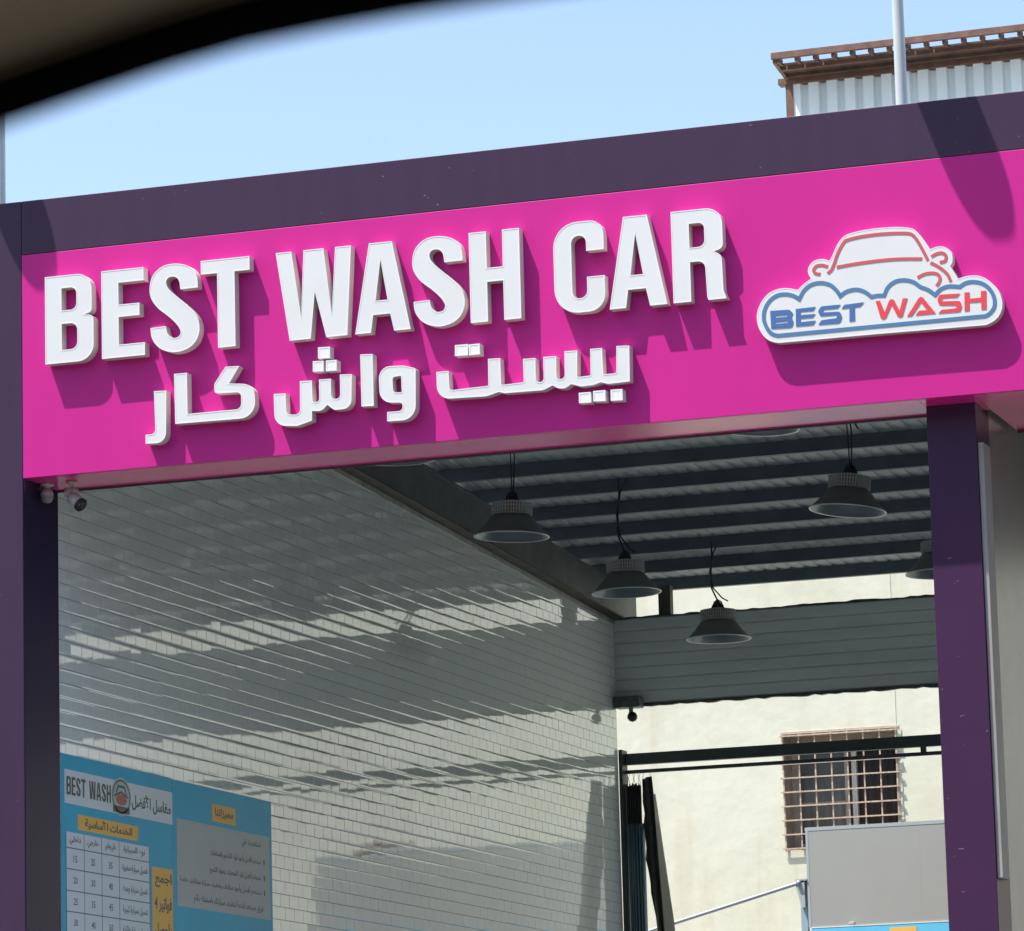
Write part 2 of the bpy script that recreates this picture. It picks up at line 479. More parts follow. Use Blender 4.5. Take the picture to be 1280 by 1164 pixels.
def strip(mb, P, w, place_f, place_b, closed=False):
    L, R = ribbon(P, w, closed)
    n = len(P)
    vs = [place_f(*p) for p in L] + [place_f(*p) for p in R] + [place_b(*p) for p in L] + [place_b(*p) for p in R]
    fs = []
    for i in range(n if closed else n - 1):
        j = (i + 1) % n
        fs += [(i, j, j + n, i + n), (i, i + 2 * n, j + 2 * n, j), (i + n, j + n, j + 3 * n, i + 3 * n)]
    if not closed:
        fs += [(0, n, 3 * n, 2 * n), (n - 1, 3 * n - 1, 4 * n - 1, 2 * n - 1)]
    mb.add(vs, fs)
ARABIC = {'alef': [[(2.2697, 6.7513), (2.349, 6.7478), (2.3502, 6.4284), (2.2711, 6.4316)]],
 'bist': [[(2.754, 6.6002), (2.8319, 6.5996), (2.8345, 6.4809, 0.02), (3.0811, 6.4866, 0.01), (3.0827, 6.6505), (3.16, 6.6477), (3.1611, 6.4848, 0.01),
           (3.3042, 6.488, 0.01), (3.3028, 6.6304), (3.3807, 6.6286), (3.3797, 6.4812, 0.02), (3.429, 6.4795, 0.025), (3.4306, 6.6304), (3.51, 6.6285),
           (3.5086, 6.4882, 0.02), (3.5604, 6.4862, 0.025), (3.5627, 6.6528), (3.6434, 6.6507), (3.6369, 6.49, 0.01), (3.7224, 6.4918, 0.01), (3.7235, 6.6523),
           (3.7969, 6.6509), (3.8, 6.4911, 0.01), (3.8814, 6.4917, 0.01), (3.8866, 6.6548), (3.9661, 6.6501), (3.9623, 6.4344), (3.828, 6.4317, 0.04),
           (3.7824, 6.4463, 0.02), (3.7358, 6.4336, 0.04), (3.6596, 6.4309, 0.05), (3.6003, 6.451, 0.0), (3.5587, 6.4282, 0.04), (3.5178, 6.4319, 0.04),
           (3.4829, 6.4535, 0.0), (3.4248, 6.4296, 0.06), (3.1817, 6.4325, 0.02), (3.1462, 6.4437, 0.02), (3.0656, 6.4242, 0.06), (2.7554, 6.4329, 0.1)],
          [(2.8758, 6.7533), (2.958, 6.7526), (2.9573, 6.6833), (2.8741, 6.6866)], [(2.9635, 6.7489), (3.0328, 6.7495), (3.0338, 6.6827), (2.9629, 6.6827)],
          [(3.6448, 6.3942), (3.7182, 6.393), (3.7206, 6.3285), (3.6445, 6.3309)], [(3.7336, 6.3969), (3.8095, 6.3965), (3.8096, 6.3296), (3.7338, 6.3336)],
          [(3.842, 6.3952), (3.9145, 6.394), (3.9156, 6.3256), (3.841, 6.3284)]],
 'kaf_alef': [[(1.0515, 6.7415), (1.137, 6.7413), (1.1374, 6.4848), (1.491, 6.485, 0.035), (1.4914, 6.589, 0.03), (1.3173, 6.5963, 0.02), (1.3162, 6.6555, 0.02),
               (1.3922, 6.7556), (1.4823, 6.7524), (1.4129, 6.6499), (1.5787, 6.6321, 0.085), (1.585, 6.4243, 0.1), (1.0552, 6.4297)]],
 'ra': [[(0.9166, 6.6462), (0.9984, 6.6426), (0.9921, 6.3171, 0.085), (0.8567, 6.3236), (0.8574, 6.3795), (0.9238, 6.3776, 0.03)]],
 'shin': [[(1.7045, 6.5589), (1.7819, 6.5556), (1.7838, 6.4247, 0.03), (1.8748, 6.4168, 0.03), (1.876, 6.6226), (1.9537, 6.6197), (1.9554, 6.4859, 0.015),
           (2.0002, 6.4845, 0.03), (2.0008, 6.6216), (2.0767, 6.6199), (2.0768, 6.4955, 0.025), (2.1354, 6.4919, 0.025), (2.1357, 6.64), (2.2129, 6.6356),
           (2.2058, 6.426, 0.085), (2.094, 6.4256, 0.03), (2.0511, 6.4623, 0.0), (2.014, 6.4265, 0.05), (1.9511, 6.432), (1.95, 6.3732), (1.8521, 6.3477, 0.05),
           (1.7074, 6.3626, 0.11)],
          [(1.9978, 6.8204), (2.0753, 6.8184), (2.0739, 6.7462), (1.9964, 6.7513)], [(1.9624, 6.738), (2.0319, 6.7348), (2.0306, 6.6687), (1.9612, 6.6735)],
          [(2.0469, 6.7344), (2.1174, 6.7331), (2.116, 6.6661), (2.0456, 6.6684)]],
 'waw': [[(2.5421, 6.6591, 0.06), (2.6228, 6.6356, 0.02), (2.6163, 6.3221, 0.125), (2.4338, 6.3264), (2.4351, 6.384), (2.5332, 6.3824, 0.03), (2.5344, 6.4331, 0.02),
          (2.3894, 6.4458, 0.11), (2.3846, 6.6665, 0.125)]],
 'waw_hole': [[(2.4728, 6.5936, 0.015), (2.5286, 6.5988, 0.005), (2.531, 6.4958, 0.005), (2.4755, 6.5007, 0.02)]]}
LOGO = {'best': [[(4.832, 6.7778), (4.9476, 6.775, 0.02), (4.9698, 6.7501, 0.008), (4.96, 6.7295, 0.004), (4.9704, 6.7, 0.008), (4.9614, 6.6672, 0.02), (4.8344, 6.6715)],
          [(4.9861, 6.7746), (5.1067, 6.777), (5.0898, 6.7552), (5.0143, 6.756), (5.0135, 6.7358), (5.1037, 6.7349), (5.0863, 6.715), (5.0133, 6.7162), (5.0137, 6.694),
           (5.1034, 6.695), (5.0884, 6.6712), (4.984, 6.6714)],
          [(5.2567, 6.776), (5.1386, 6.7759, 0.02), (5.1196, 6.7492, 0.008), (5.1299, 6.7185, 0.02), (5.2288, 6.718, 0.004), (5.2312, 6.6976, 0.004), (5.1385, 6.6936),
           (5.1183, 6.669), (5.249, 6.6668, 0.02), (5.2619, 6.701, 0.02), (5.2518, 6.7348, 0.02), (5.1531, 6.7384, 0.003), (5.1506, 6.7558, 0.004), (5.2374, 6.7564)],
          [(5.2788, 6.772), (5.3966, 6.7766), (5.3735, 6.7535), (5.3403, 6.7516), (5.3383, 6.6717), (5.3052, 6.6704), (5.3085, 6.7521), (5.2607, 6.7504)]],
 'best_h': [[(4.863, 6.7469), (4.9356, 6.7457), (4.9351, 6.7337), (4.8625, 6.7342)], [(4.8628, 6.7088), (4.9361, 6.7089), (4.9356, 6.6969), (4.8636, 6.6967)]],
 'cloud': [(4.87, 6.627, 1), (4.8352, 6.6429), (4.8077, 6.6803), (4.7916, 6.7327), (4.7989, 6.7892), (4.8297, 6.8371), (4.8727, 6.8648), (4.9243, 6.8694),
           (4.9752, 6.855), (5.0095, 6.8313, 1), (5.0403, 6.8804), (5.0864, 6.9109), (5.1442, 6.9161), (5.201, 6.8966), (5.2377, 6.8582), (5.2556, 6.8268, 1),
           (5.2947, 6.8496), (5.3523, 6.8567), (5.4024, 6.8379), (5.4422, 6.8038, 1), (5.4773, 6.808), (5.5171, 6.8048, 1), (5.542, 6.8509), (5.5876, 6.8812),
           (5.6446, 6.8839), (5.6944, 6.8677), (5.7249, 6.8427), (5.7432, 6.8302, 1), (5.7802, 6.8122), (5.8196, 6.7789, 1), (5.8556, 6.8112), (5.9063, 6.822),
           (5.9654, 6.8131, 1), (6.0007, 6.8317), (6.0446, 6.8349), (6.1001, 6.8189), (6.142, 6.7804), (6.1645, 6.7282), (6.1634, 6.6783), (6.1387, 6.6432),
           (6.1099, 6.6272, 1)],
 'outline': [(4.8683, 6.5846), (4.8176, 6.6033), (4.7804, 6.6416), (4.7565, 6.6915), (4.749, 6.7494), (4.7606, 6.7992), (4.7882, 6.8474), (4.8283, 6.885),
             (4.8806, 6.9035), (4.9321, 6.9049), (4.9767, 6.8955), (5.0034, 6.8872, 1), (5.0287, 6.9101), (5.0616, 6.9323), (5.0852, 6.9459, 1), (5.0689, 6.9817),
             (5.0717, 7.0128), (5.0935, 7.0421), (5.1257, 7.0562), (5.1653, 7.0562), (5.2002, 7.0418, 1), (5.2214, 7.0766), (5.243, 7.1215), (5.2722, 7.1617),
             (5.3048, 7.186), (5.3605, 7.1984), (5.4395, 7.2061), (5.5181, 7.2075), (5.6119, 7.2027), (5.6818, 7.1909), (5.72, 7.1714), (5.7568, 7.1209),
             (5.7894, 7.0669), (5.8004, 7.0502, 1), (5.8359, 7.0615), (5.8785, 7.0596), (5.9126, 7.0391), (5.9305, 7.0062), (5.9285, 6.9636), (5.9143, 6.9402, 1),
             (5.9352, 6.9047), (5.9565, 6.8615, 1), (6.0025, 6.8704), (6.0463, 6.8724), (6.0958, 6.8613), (6.1442, 6.8271), (6.1854, 6.7762), (6.2066, 6.7242),
             (6.2092, 6.6739), (6.1908, 6.6258), (6.1582, 6.5945), (6.1137, 6.5756), (6.0888, 6.5742, 1), (5.4356, 6.5813, 1), (4.9068, 6.5824, 1)],
 'red': [[(5.1854, 6.968, 1), (5.2099, 6.9875), (5.2288, 7.0248), (5.2533, 7.0852), (5.2912, 7.1441), (5.3194, 7.157), (5.3828, 7.1663), (5.4694, 7.1709),
          (5.5635, 7.1693), (5.6571, 7.1614), (5.6957, 7.1505), (5.7217, 7.1205), (5.754, 7.0588), (5.7859, 6.987, 1)],
         [(5.242, 7.0, 1), (5.3368, 7.0079), (5.4628, 7.0135), (5.6037, 7.0128), (5.7514, 6.9998, 1)],
         [(5.1886, 7.0076, 1), (5.1559, 7.0203), (5.1202, 7.0183), (5.1027, 6.9964), (5.1145, 6.9749), (5.142, 6.9683, 1)],
         [(5.8062, 7.0068, 1), (5.838, 7.0208), (5.873, 7.022), (5.893, 7.0021), (5.8864, 6.974), (5.8551, 6.9685, 1)],
         [(5.8008, 6.9723, 1), (5.8499, 6.9403), (5.8945, 6.897), (5.9156, 6.8484, 1)],
         [(5.7194, 6.8908, 1), (5.763, 6.9084), (5.8174, 6.9085), (5.8477, 6.89), (5.8501, 6.8587), (5.8295, 6.8312, 1)]],
 'wash': [[(5.466, 6.7763), (5.4914, 6.777), (5.5168, 6.7052), (5.5463, 6.7717, 0.006), (5.5611, 6.7798, 0.006), (5.5754, 6.7721, 0.006), (5.6054, 6.7063),
           (5.6274, 6.7766), (5.6557, 6.7757), (5.6216, 6.6733, 0.006), (5.6049, 6.6654, 0.006), (5.5914, 6.6749, 0.006), (5.5597, 6.7453), (5.523, 6.6713, 0.006),
           (5.5056, 6.6641, 0.006), (5.4915, 6.6743, 0.006)],
          [(5.6479, 6.6677), (5.7216, 6.7694, 0.006), (5.7346, 6.777, 0.006), (5.7481, 6.7694, 0.006), (5.8179, 6.6704), (5.6984, 6.6704), (5.7215, 6.6953),
           (5.7687, 6.6939), (5.7343, 6.743), (5.6763, 6.6681)],
          [(5.9667, 6.7735), (5.9471, 6.7541), (5.8644, 6.7557, 0.003), (5.8558, 6.7465, 0.003), (5.8636, 6.737, 0.003), (5.9648, 6.7298, 0.015), (5.9745, 6.6963, 0.015),
           (5.9619, 6.6662, 0.015), (5.8335, 6.669), (5.8532, 6.6878), (5.9347, 6.6876, 0.003), (5.9444, 6.696, 0.004), (5.9374, 6.7073, 0.003), (5.84, 6.7166, 0.015),
           (5.8315, 6.7507, 0.012), (5.8447, 6.7777, 0.015)],
          [(5.9919, 6.7761), (6.0219, 6.7757), (6.0201, 6.737), (6.0869, 6.7369), (6.0887, 6.7755), (6.1199, 6.775), (6.1168, 6.6671), (6.0868, 6.6668), (6.0877, 6.7137),
           (6.0191, 6.7158), (6.0169, 6.6672), (5.9882, 6.6675)]]}

# ================================================================== SETTING: ground
box('ground', M['ground'], None, -300, 300, -300, 500, -0.6, -0.004)['kind'] = 'structure'
box('bay_floor', M['floor'], None, -0.1, 12.4, 0.2, 12.6, -0.3, 0.0)['kind'] = 'structure'

def wall_top(y): return 7.35 - 0.0417 * y
def purlin_z(y): return 7.14 + 0.0515 * (12.25 - y)

# ================================================================== WASH BAY
bay = thing('wash_bay', (2.8, 0.25, 0), 'open fronted car wash bay with purple frame and magenta sign fascia', 'building')
FX1 = 12.2          # right end of the facade (outside the picture)
ZP0, ZP1, ZT = 6.19, 7.605, 7.95
# fascia: purple band on top, magenta panels below, each cassette its own piece with a thin joint
for x0, x1 in ((0.0, FX1),):
    box('purple_band_panel', M['purple'], bay, x0, x1, 0.0, 0.50, ZP1 + 0.0015, ZT, 0.003)
for x0, x1 in ((0.0, FX1),):
    box('magenta_panel', M['magenta'], bay, x0, x1, 0.0, 0.03, ZP0, ZP1 - 0.0015, 0.002)
box('fascia_back', M['dark_trim'], bay, 0.0, FX1, 0.034, 0.505, ZP0 + 0.012, ZP1 - 0.003)
# soffits (the underside of the fascia box)
box('soffit', M['magenta_soffit'], bay, 0.002, 5.664, 0.030, 0.507, ZP0, ZP0 + 0.008)
box('soffit', M['magenta_soffit'], bay, 5.667, 5.985, 0.030, 0.507, ZP0, ZP0 + 0.008)
box('soffit', M['magenta_soffit'], bay, 5.988, FX1, 0.030, 1.24, ZP0, ZP0 + 0.008)
box('soffit_edge', M['dark_trim'], bay, 0.002, 5.664, 0.507, 0.515, ZP0 - 0.012, ZP0 + 0.10)
box('soffit_edge', M['dark_trim'], bay, 5.988, FX1, 1.243, 1.25, ZP0 - 0.016, ZP0 + 0.3)
# posts
box('post', M['purple'], bay, -0.352, -0.003, 0.0, 0.50, 0.0, ZT, 0.003)
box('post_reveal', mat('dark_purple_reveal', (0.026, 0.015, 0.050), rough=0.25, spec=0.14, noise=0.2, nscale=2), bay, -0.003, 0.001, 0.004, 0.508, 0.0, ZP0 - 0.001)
box('post', M['purple_post'], bay, 5.664, 5.955, 0.247, 0.60, 0.0, ZP0 - 0.001, 0.003)
box('guide_channel', mat('pale_guide_channel', (0.34, 0.325, 0.30), rough=0.5, noise=0.25, nscale=6, stretch=(1, 1, 0.4)), bay, 5.957, 5.990, 0.262, 0.44, 3.43, 5.955, 0.003)
box('post', M['purple_post'], bay, FX1 - 0.35, FX1, 0.247, 0.60, 0.0, ZP0 - 0.001, 0.003)
# partition between the two bays
pw = MB()
def slab(mb, x0, x1, ya, yb, z0=0.0, top=wall_top, dz=0.0):
    mb.hexa([(x0, ya, z0), (x1, ya, z0), (x1, yb, z0), (x0, yb, z0),
             (x0, ya, top(ya) + dz), (x1, ya, top(ya) + dz), (x1, yb, top(yb) + dz), (x0, yb, top(yb) + dz)])
slab(pw, 5.704, 5.953, 0.602, 12.2)
pw.build('partition_wall', M['wall_side'], bay)
pl = MB(); slab(pl, 5.690, 5.703, 0.602, 12.2); pl.build('wall_lining', M['tile'], bay)
pw2 = MB(); slab(pw2, FX1 - 0.2, FX1, 0.602, 12.2); pw2.build('side_wall', M['wall_side'], bay)

# ---- left wall with glazed tiles
wallc = MB()
slab(wallc, -0.20, -0.0030, 0.51, 12.2)
wall = wallc.build('tiled_wall', M['grout'], bay)
TW, TH = 0.170, 0.090
JW = 0.0030
def tile_verts():
    hw, hh = (TW - JW) / 2, (TH - JW) / 2
    vs = []
    # drop to the joint, a tiny rounded arris, then a wide and very shallow cushion edge
    for iy, iz, d in ((0.0, 0.0, -0.0070), (0.0, 0.0, -0.0022), (0.0005, 0.0006, -0.00048), (0.0016, 0.0070, -0.00016), (0.0030, 0.0130, 0.0)):
        for sy, sz in ((-1, -1), (1, -1), (1, 1), (-1, 1)):
            vs.append((d, sy * (hw - iy), sz * (hh - iz)))
    fs = []
    for r in range(4):
        for k in range(4):
            k2 = (k + 1) % 4
            fs.append((r * 4 + k, r * 4 + k2, r * 4 + 4 + k2, r * 4 + 4 + k))
    fs.append((16, 17, 18, 19))
    return vs, fs
TV, TF = tile_verts()
tile_me = bpy.data.meshes.new('tile')
tile_me.from_pydata(TV, [], TF)
tile_me.update()
tile_me.materials.append(M['tile'])
rt = random.Random(3)
rows = []
z = 0.03 + TH / 2
zi = 0
tiles = []
wave = lambda y, z: (0.0014 * sin(y * 0.9 + z * 0.7) + 0.0008 * sin(y * 2.3 - z * 1.1 + 1.0), 0.0010 * sin(z * 1.9 + y * 0.35))
while z < 7.4:
    row_ty = rt.gauss(0, 0.0024)
    ya = 0.512
    k_ = 0
    while ya < 12.195:
        yb = ya + TW * (0.5 if (k_ == 0 and zi % 2 == 0) else 1.0)
        yb = min(yb, 12.198)
        y = (ya + yb) / 2
        if z - TH / 2 < wall_top(y) - 0.005 and yb - ya > 0.01:
            wy, wz = wave(y, z)
            tiles.append((y, z, row_ty + wz + rt.gauss(0, 0.0014), wy + rt.gauss(0, 0.0022), rt.gauss(0, 0.00015), (yb - ya) / TW))
        ya = yb
        k_ += 1
    z += TH
    zi += 1
# the 300 tiles that show largest: nearest to the opening and above the posters
tiles.sort(key=lambda t: (0 if (t[1] > 4.56 and t[0] < 2.6) else 1, t[0]))
for (y, z, ty, tz, dx, sc_) in tiles[:300]:
    o = bpy.data.objects.new('tile', tile_me)
    COL.objects.link(o)
    o.parent = wall
    o.location = Vector((dx, y, z))
    o.rotation_euler = (0, ty, tz)
    o.scale = (1, sc_, 1)
vs = []; fs = []
for (y, z, ty, tz, dx, sc_) in tiles[300:]:
    mt = Matrix.Translation((dx, y, z)) @ Matrix.Rotation(tz, 4, 'Z') @ Matrix.Rotation(ty, 4, 'Y') @ Matrix.Diagonal((1, sc_, 1, 1))
    n = len(vs)
    vs += [tuple(mt @ Vector(v)) for v in TV]
    fs += [tuple(i + n for i in f) for f in TF]
me = bpy.data.meshes.new('wall_tiles'); me.from_pydata(vs, [], fs)
me.update()
me.materials.append(M['tile'])
o = bpy.data.objects.new('wall_tiles', me); COL.objects.link(o); o.parent = wall; o['kind'] = 'stuff'
fl = MB()
fl.hexa([(-0.19, 0.52, wall_top(0.52) - 0.004), (0.006, 0.52, wall_top(0.52) - 0.03), (0.006, 12.2, wall_top(12.2) - 0.03), (-0.19, 12.2, wall_top(12.2) - 0.004),
         (-0.19, 0.52, wall_top(0.52) + 0.008), (0.006, 0.52, wall_top(0.52) + 0.006), (0.006, 12.2, wall_top(12.2) + 0.006), (-0.19, 12.2, wall_top(12.2) + 0.008)])
fl.build('wall_flashing', M['flashing'], bay)

# ---- roof: rafters, purlins, sheet
for nx, (xa, xb) in enumerate(((-0.10, 0.11), (5.72, 5.92), (FX1 - 0.2, FX1))):
    r = MB()
    def prof(y): return wall_top(y) + 0.012, purlin_z(y)
    a0, b0 = prof(0.53); a1, b1 = prof(12.60)
    r.hexa([(xa, 0.53, a0 + 0.012), (xb - 0.02, 0.53, a0 + 0.012), (xb - 0.02, 12.60, a1 + 0.012), (xa, 12.60, a1 + 0.012),
            (xa, 0.53, b0), (xb - 0.02, 0.53, b0), (xb - 0.02, 12.60, b1), (xa, 12.60, b1)])
    rf = r.build('rafter', M['rafter'], bay)
    for (da, db, mm) in ((0.0, 0.012, 'rafter_b'),):
        q = MB()
        q.hexa([(xa, 0.53, a0 + da), (xb, 0.53, a0 + da), (xb, 12.60, a1 + da), (xa, 12.60, a1 + da),
                (xa, 0.53, a0 + db), (xb, 0.53, a0 + db), (xb, 12.60, a1 + db), (xa, 12.60, a1 + db)])
        q.build('flange', M[mm], rf)
    q = MB()
    q.hexa([(xb - 0.02, 0.53, b0 - 0.014), (xb, 0.53, b0 - 0.014), (xb, 12.60, b1 - 0.014), (xb - 0.02, 12.60, b1 - 0.014),
            (xb - 0.02, 0.53, b0 - 0.002), (xb, 0.53, b0 - 0.002), (xb, 12.60, b1 - 0.002), (xb - 0.02, 12.60, b1 - 0.002)])
    q.build('flange', M['rafter'], rf)
PH = 0.105
py = 12.49
rp = random.Random(5)
while py > 0.6:
    zb = purlin_z(py) + 0.001
    p = MB()
    # C section: web towards the street, flanges going back
    p.box(-0.12, FX1, py - 0.003, py + 0.001, zb, zb + PH)
    p.box(-0.12, FX1, py + 0.001, py + 0.052, zb, zb + 0.003)
    p.box(-0.12, FX1, py + 0.001, py + 0.052, zb + PH - 0.003, zb + PH)
    p.box(-0.12, FX1, py + 0.049, py + 0.052, zb + 0.003, zb + 0.018)
    p.build('purlin', M['purlin'], bay)
    py -= 0.795
def trapezoid_sheet(name, m, parent, x0, x1, pitch, depth, f, horizontal=True, thick=0.002):
    """f(x, h, end) -> world point, h = rib height 0..depth, end in (0, 1)"""
    prof = []
    x = x0
    while x < x1:
        for a, hh in ((0, 0), (0.55, 0), (0.63, 1), (0.92, 1)):
            prof.append((x + a * pitch, hh * depth))
        x += pitch
    n = len(prof)
    vs = [f(a, b, 0) for a, b in prof] + [f(a, b, 1) for a, b in prof]
    mb = MB(); mb.add(vs, [(i, i + 1, n + i + 1, n + i) for i in range(n - 1)])
    o = mb.build(name, m, parent)
    s = o.modifiers.new('thickness', 'SOLIDIFY'); s.thickness = thick
    return o
def rs(x, h, e):
    y = (0.51, 12.66)[e]
    return (x, y, purlin_z(y) + PH + 0.004 + h)
trapezoid_sheet('roof_sheet', M['sheet'], bay, -0.14, FX1, 0.125, 0.010, rs)
box('eaves_trim', M['sheet_edge'], bay, -0.14, FX1, 12.662, 12.675, purlin_z(12.66) + 0.055, purlin_z(12.66) + PH + 0.06)
# light strut carrying the last purlin
box('strut', M['rafter_b'], bay, 0.395, 0.505, 12.27, 12.36, 6.80, purlin_z(12.3) + 0.0)
box('strut', M['rafter_b'], bay, 5.45, 5.56, 12.27, 12.36, 6.80, purlin_z(12.3) + 0.0)

# ---- grey siding across the back, plank by plank
z0, z1 = 6.105, 6.862
npl = 7
ph = (z1 - z0) / npl
for i in range(npl):
    a = z0 + i * ph; b = a + ph - 0.002
    p = MB()
    prof = [(12.249, a), (12.240, a + 0.008), (12.240, b - 0.010), (12.248, b)]
    X0, X1 = -0.15, 5.655
    n = 4
    vs = [(X0, y, zz) for y, zz in prof] + [(X1, y, zz) for y, zz in prof] + [(X0, 12.275, a), (X0, 12.275, b), (X1, 12.275, a), (X1, 12.275, b)]
    fs = [(i2, i2 + 1, n + i2 + 1, n + i2) for i2 in range(3)] + [(8, 9, 11, 10), (0, 8, 10, 4), (3, 7, 11, 9), (0, 1, 2, 3, 9, 8), (4, 10, 11, 7, 6, 5)]
    p.add(vs, fs)
    p.build('siding_plank', M['siding'], bay)
# rough cut top and bottom edges
rj = random.Random(11)
for (zb, h0, h1, nm) in ((z1 - 0.002, 0.006, 0.022, 'siding_cap'), (z0 - 0.004, -0.034, -0.018, 'siding_foot')):
    N = 90
    vs = []; fs = []
    for i in range(N + 1):
        x = -0.15 + (5.805) * i / N
        e = zb + rj.uniform(h0, h1)
        vs += [(x, 12.232, zb), (x, 12.232, e), (x, 12.28, zb), (x, 12.28, e)]
    for i in range(N):
        q = i * 4
        fs += [(q, q + 4, q + 5, q + 1), (q + 2, q + 3, q + 7, q + 6), (q + 1, q + 5, q + 7, q + 3), (q, q + 2, q + 6, q + 4)]
    mb = MB(); mb.add(vs, fs); mb.build(nm, M['dark_trim'], bay)

# ---- rear gate rails
box('jamb_post', M['rail'], bay, 0.003, 0.035, 12.205, 12.36, 0.0, 5.70)
box('gate_rail', M['rail'], bay, 0.036, 5.655, 12.27, 12.33, 5.568, 5.668, 0.004)
box('gate_rail', M['rail'], bay, 0.036, 5.655, 12.285, 12.315, 5.492, 5.524, 0.003)
for x in (2.70, 4.2):
    box('rail_spacer', M['rail'], bay, x, x + 0.048, 12.285, 12.315, 5.525, 5.567)

# ================================================================== LATIN CHANNEL LETTERS
LH = 0.553
ZL = 6.878
YF = -0.072
S_PX = [(892, 262, 1), (890, 215), (878, 175), (850, 145), (805, 128), (760, 124), (712, 132), (672, 158), (645, 195), (634, 240), (634, 285), (648, 325), (680, 368),
        (730, 410), (770, 450), (793, 485), (796, 508), (784, 527), (760, 532), (738, 522), (724, 500), (717, 465, 1), (635, 472, 1), (640, 520), (660, 560),
        (695, 592), (745, 609), (790, 608), (840, 590), (875, 558), (894, 515), (898, 475), (889, 430), (865, 390), (825, 350), (780, 310), (745, 275), (727, 248), (722, 225),
        (727, 208), (742, 197), (762, 195), (780, 203), (793, 225), (798, 267, 1)]
def S_loop():
    P = catmull(S_PX, True, 3)
    out = []
    for x, y in P:
        yy = y + 0.05 * (x - 765)      # undo the slope of the line of sight
        out.append(((x - 634) / 264 * 0.327, LH * (609 - yy) / (609 - 125) + 0.0))
    return out
def glyph(c):
    if c == 'B':
        return fillet([(0, 0), (.327, 0, .105), (.327, .285, .075), (.262, .293), (.316, .305, .06), (.316, LH, .10), (0, LH)]), \
            [fillet([(.112, .331), (.213, .331, .04), (.213, .472, .04), (.112, .472)]), fillet([(.112, .082), (.217, .082, .045), (.217, .246, .045), (.112, .246)])]
    if c == 'E':
        return [(0, 0), (.288, 0), (.288, .080), (.114, .080), (.114, .254), (.254, .254), (.254, .332), (.114, .332), (.114, .470), (.284, .470), (.284, LH), (0, LH)], []
    if c == 'T':
        return [(.107, 0), (.222, 0), (.222, .467), (.322, .467), (.322, LH), (0, LH), (0, .467), (.107, .467)], []
    if c == 'W':
        return [(.082, 0), (.219, 0), (.250, .290), (.320, 0), (.456, 0), (.491, LH), (.388, LH), (.358, .140), (.312, LH), (.182, LH), (.158, .142), (.102, LH), (0, LH)], []
    if c == 'A':
        return [(0, 0), (.102, 0), (.118, .108), (.228, .108), (.251, 0), (.357, 0), (.248, LH), (.100, LH)], [[(.135, .195), (.213, .195), (.172, .446)]]
    if c == 'H':
        return [(0, 0), (.110, 0), (.110, .242), (.212, .242), (.212, 0), (.320, 0), (.320, LH), (.212, LH), (.212, .328), (.110, .328), (.110, LH), (0, LH)], []
    if c == 'C':
        return fillet([(.315, .370), (.315, LH, .15), (0, LH, .15), (0, 0, .15), (.315, 0, .15), (.315, .212), (.205, .212), (.205, .086, .045), (.112, .086, .045),
                       (.112, .467, .045), (.205, .467, .045), (.205, .370)]), []
    if c == 'R':
        return fillet([(0, 0), (.109, 0), (.109, .238), (.200, .238, .05), (.208, .02), (.215, 0), (.325, 0), (.308, .05, .03), (.304, .262, .05), (.258, .290), (.314, .305, .06), (.314, LH, .10), (0, LH)]), \
            [fillet([(.109, .325), (.202, .325, .04), (.202, .470, .035), (.109, .470)])]
    if c == 'S':
        return S_loop(), []
words = [('BEST', [('B', .190), ('E', .572), ('S', .897), ('T', 1.238)]),
         ('WASH', [('W', 1.733), ('A', 2.240), ('S', 2.618), ('H', 2.980)]),
         ('CAR', [('C', 3.512), ('A', 3.852), ('R', 4.247)])]
ordinal = ['first', 'second', 'third', 'fourth']
for w, ls in words:
    for i, (c, x) in enumerate(ls):
        if c == 'T':
            pos = 'last'
        else:
            pos = ordinal[i] if i < len(ls) - 1 else 'last'
        t = thing('channel_letter', (x, 0, ZL), 'raised white letter %s, %s letter of the word %s on the magenta sign' % (c, pos, w), 'letter', 'raised Latin letters on the magenta fascia')
        o, hs = glyph(c)
        channel([(p[0] + x, p[1] + ZL) for p in o], [[(p[0] + x, p[1] + ZL) for p in h] for h in hs], -0.001, YF, t)

# ================================================================== ARABIC CHANNEL LETTERS
def arab(name, key, label, holes=()):
    L = ARABIC[key]
    c = L[0][0]
    t = thing('channel_letter', (c[0], 0, c[1]), label, 'letter', 'raised Arabic letters on the magenta fascia')
    parts = channel(fillet(L[0]), [fillet(h) for h in holes], -0.001, YF, t, rim=0.0065)
    for d in L[1:]:
        m = MB()
        a = clean(fillet(d))
        if area(a) < 0: a = a[::-1]
        n = len(a)
        I = offset(a, 0.009)
        vs = [(x, -0.001, z) for x, z in a] + [(x, YF, z) for x, z in a] + [(x, YF, z) for x, z in I] + [(x, YF + 0.0011, z) for x, z in I]
        fs = []
        for r in range(3):
            fs += [(r * n + i, r * n + (i + 1) % n, r * n + n + (i + 1) % n, r * n + n + i) for i in range(n)]
        fs.append(tuple(3 * n + i for i in range(n)))
        m.add(vs, fs)
        m.build('dot', M['letter_trim'], t)
arab('ra', 'ra', 'raised white Arabic letter ra, leftmost of the Arabic line, beneath the letter S of BEST')
arab('kaf', 'kaf_alef', 'raised white joined Arabic letters kaf and alef, angular shape beneath the letter T')
arab('shin', 'shin', 'raised white Arabic letter shin with three square dots above, beneath the letter W')
arab('alef', 'alef', 'raised white Arabic letter alef, lone upright bar between two curved letters')
arab('waw', 'waw', 'raised white Arabic letter waw, round with one hole, beneath the letter A of WASH', [ARABIC['waw_hole'][0]])
arab('bist', 'bist', 'long raised white Arabic word with seven upright teeth and square dots above and below')

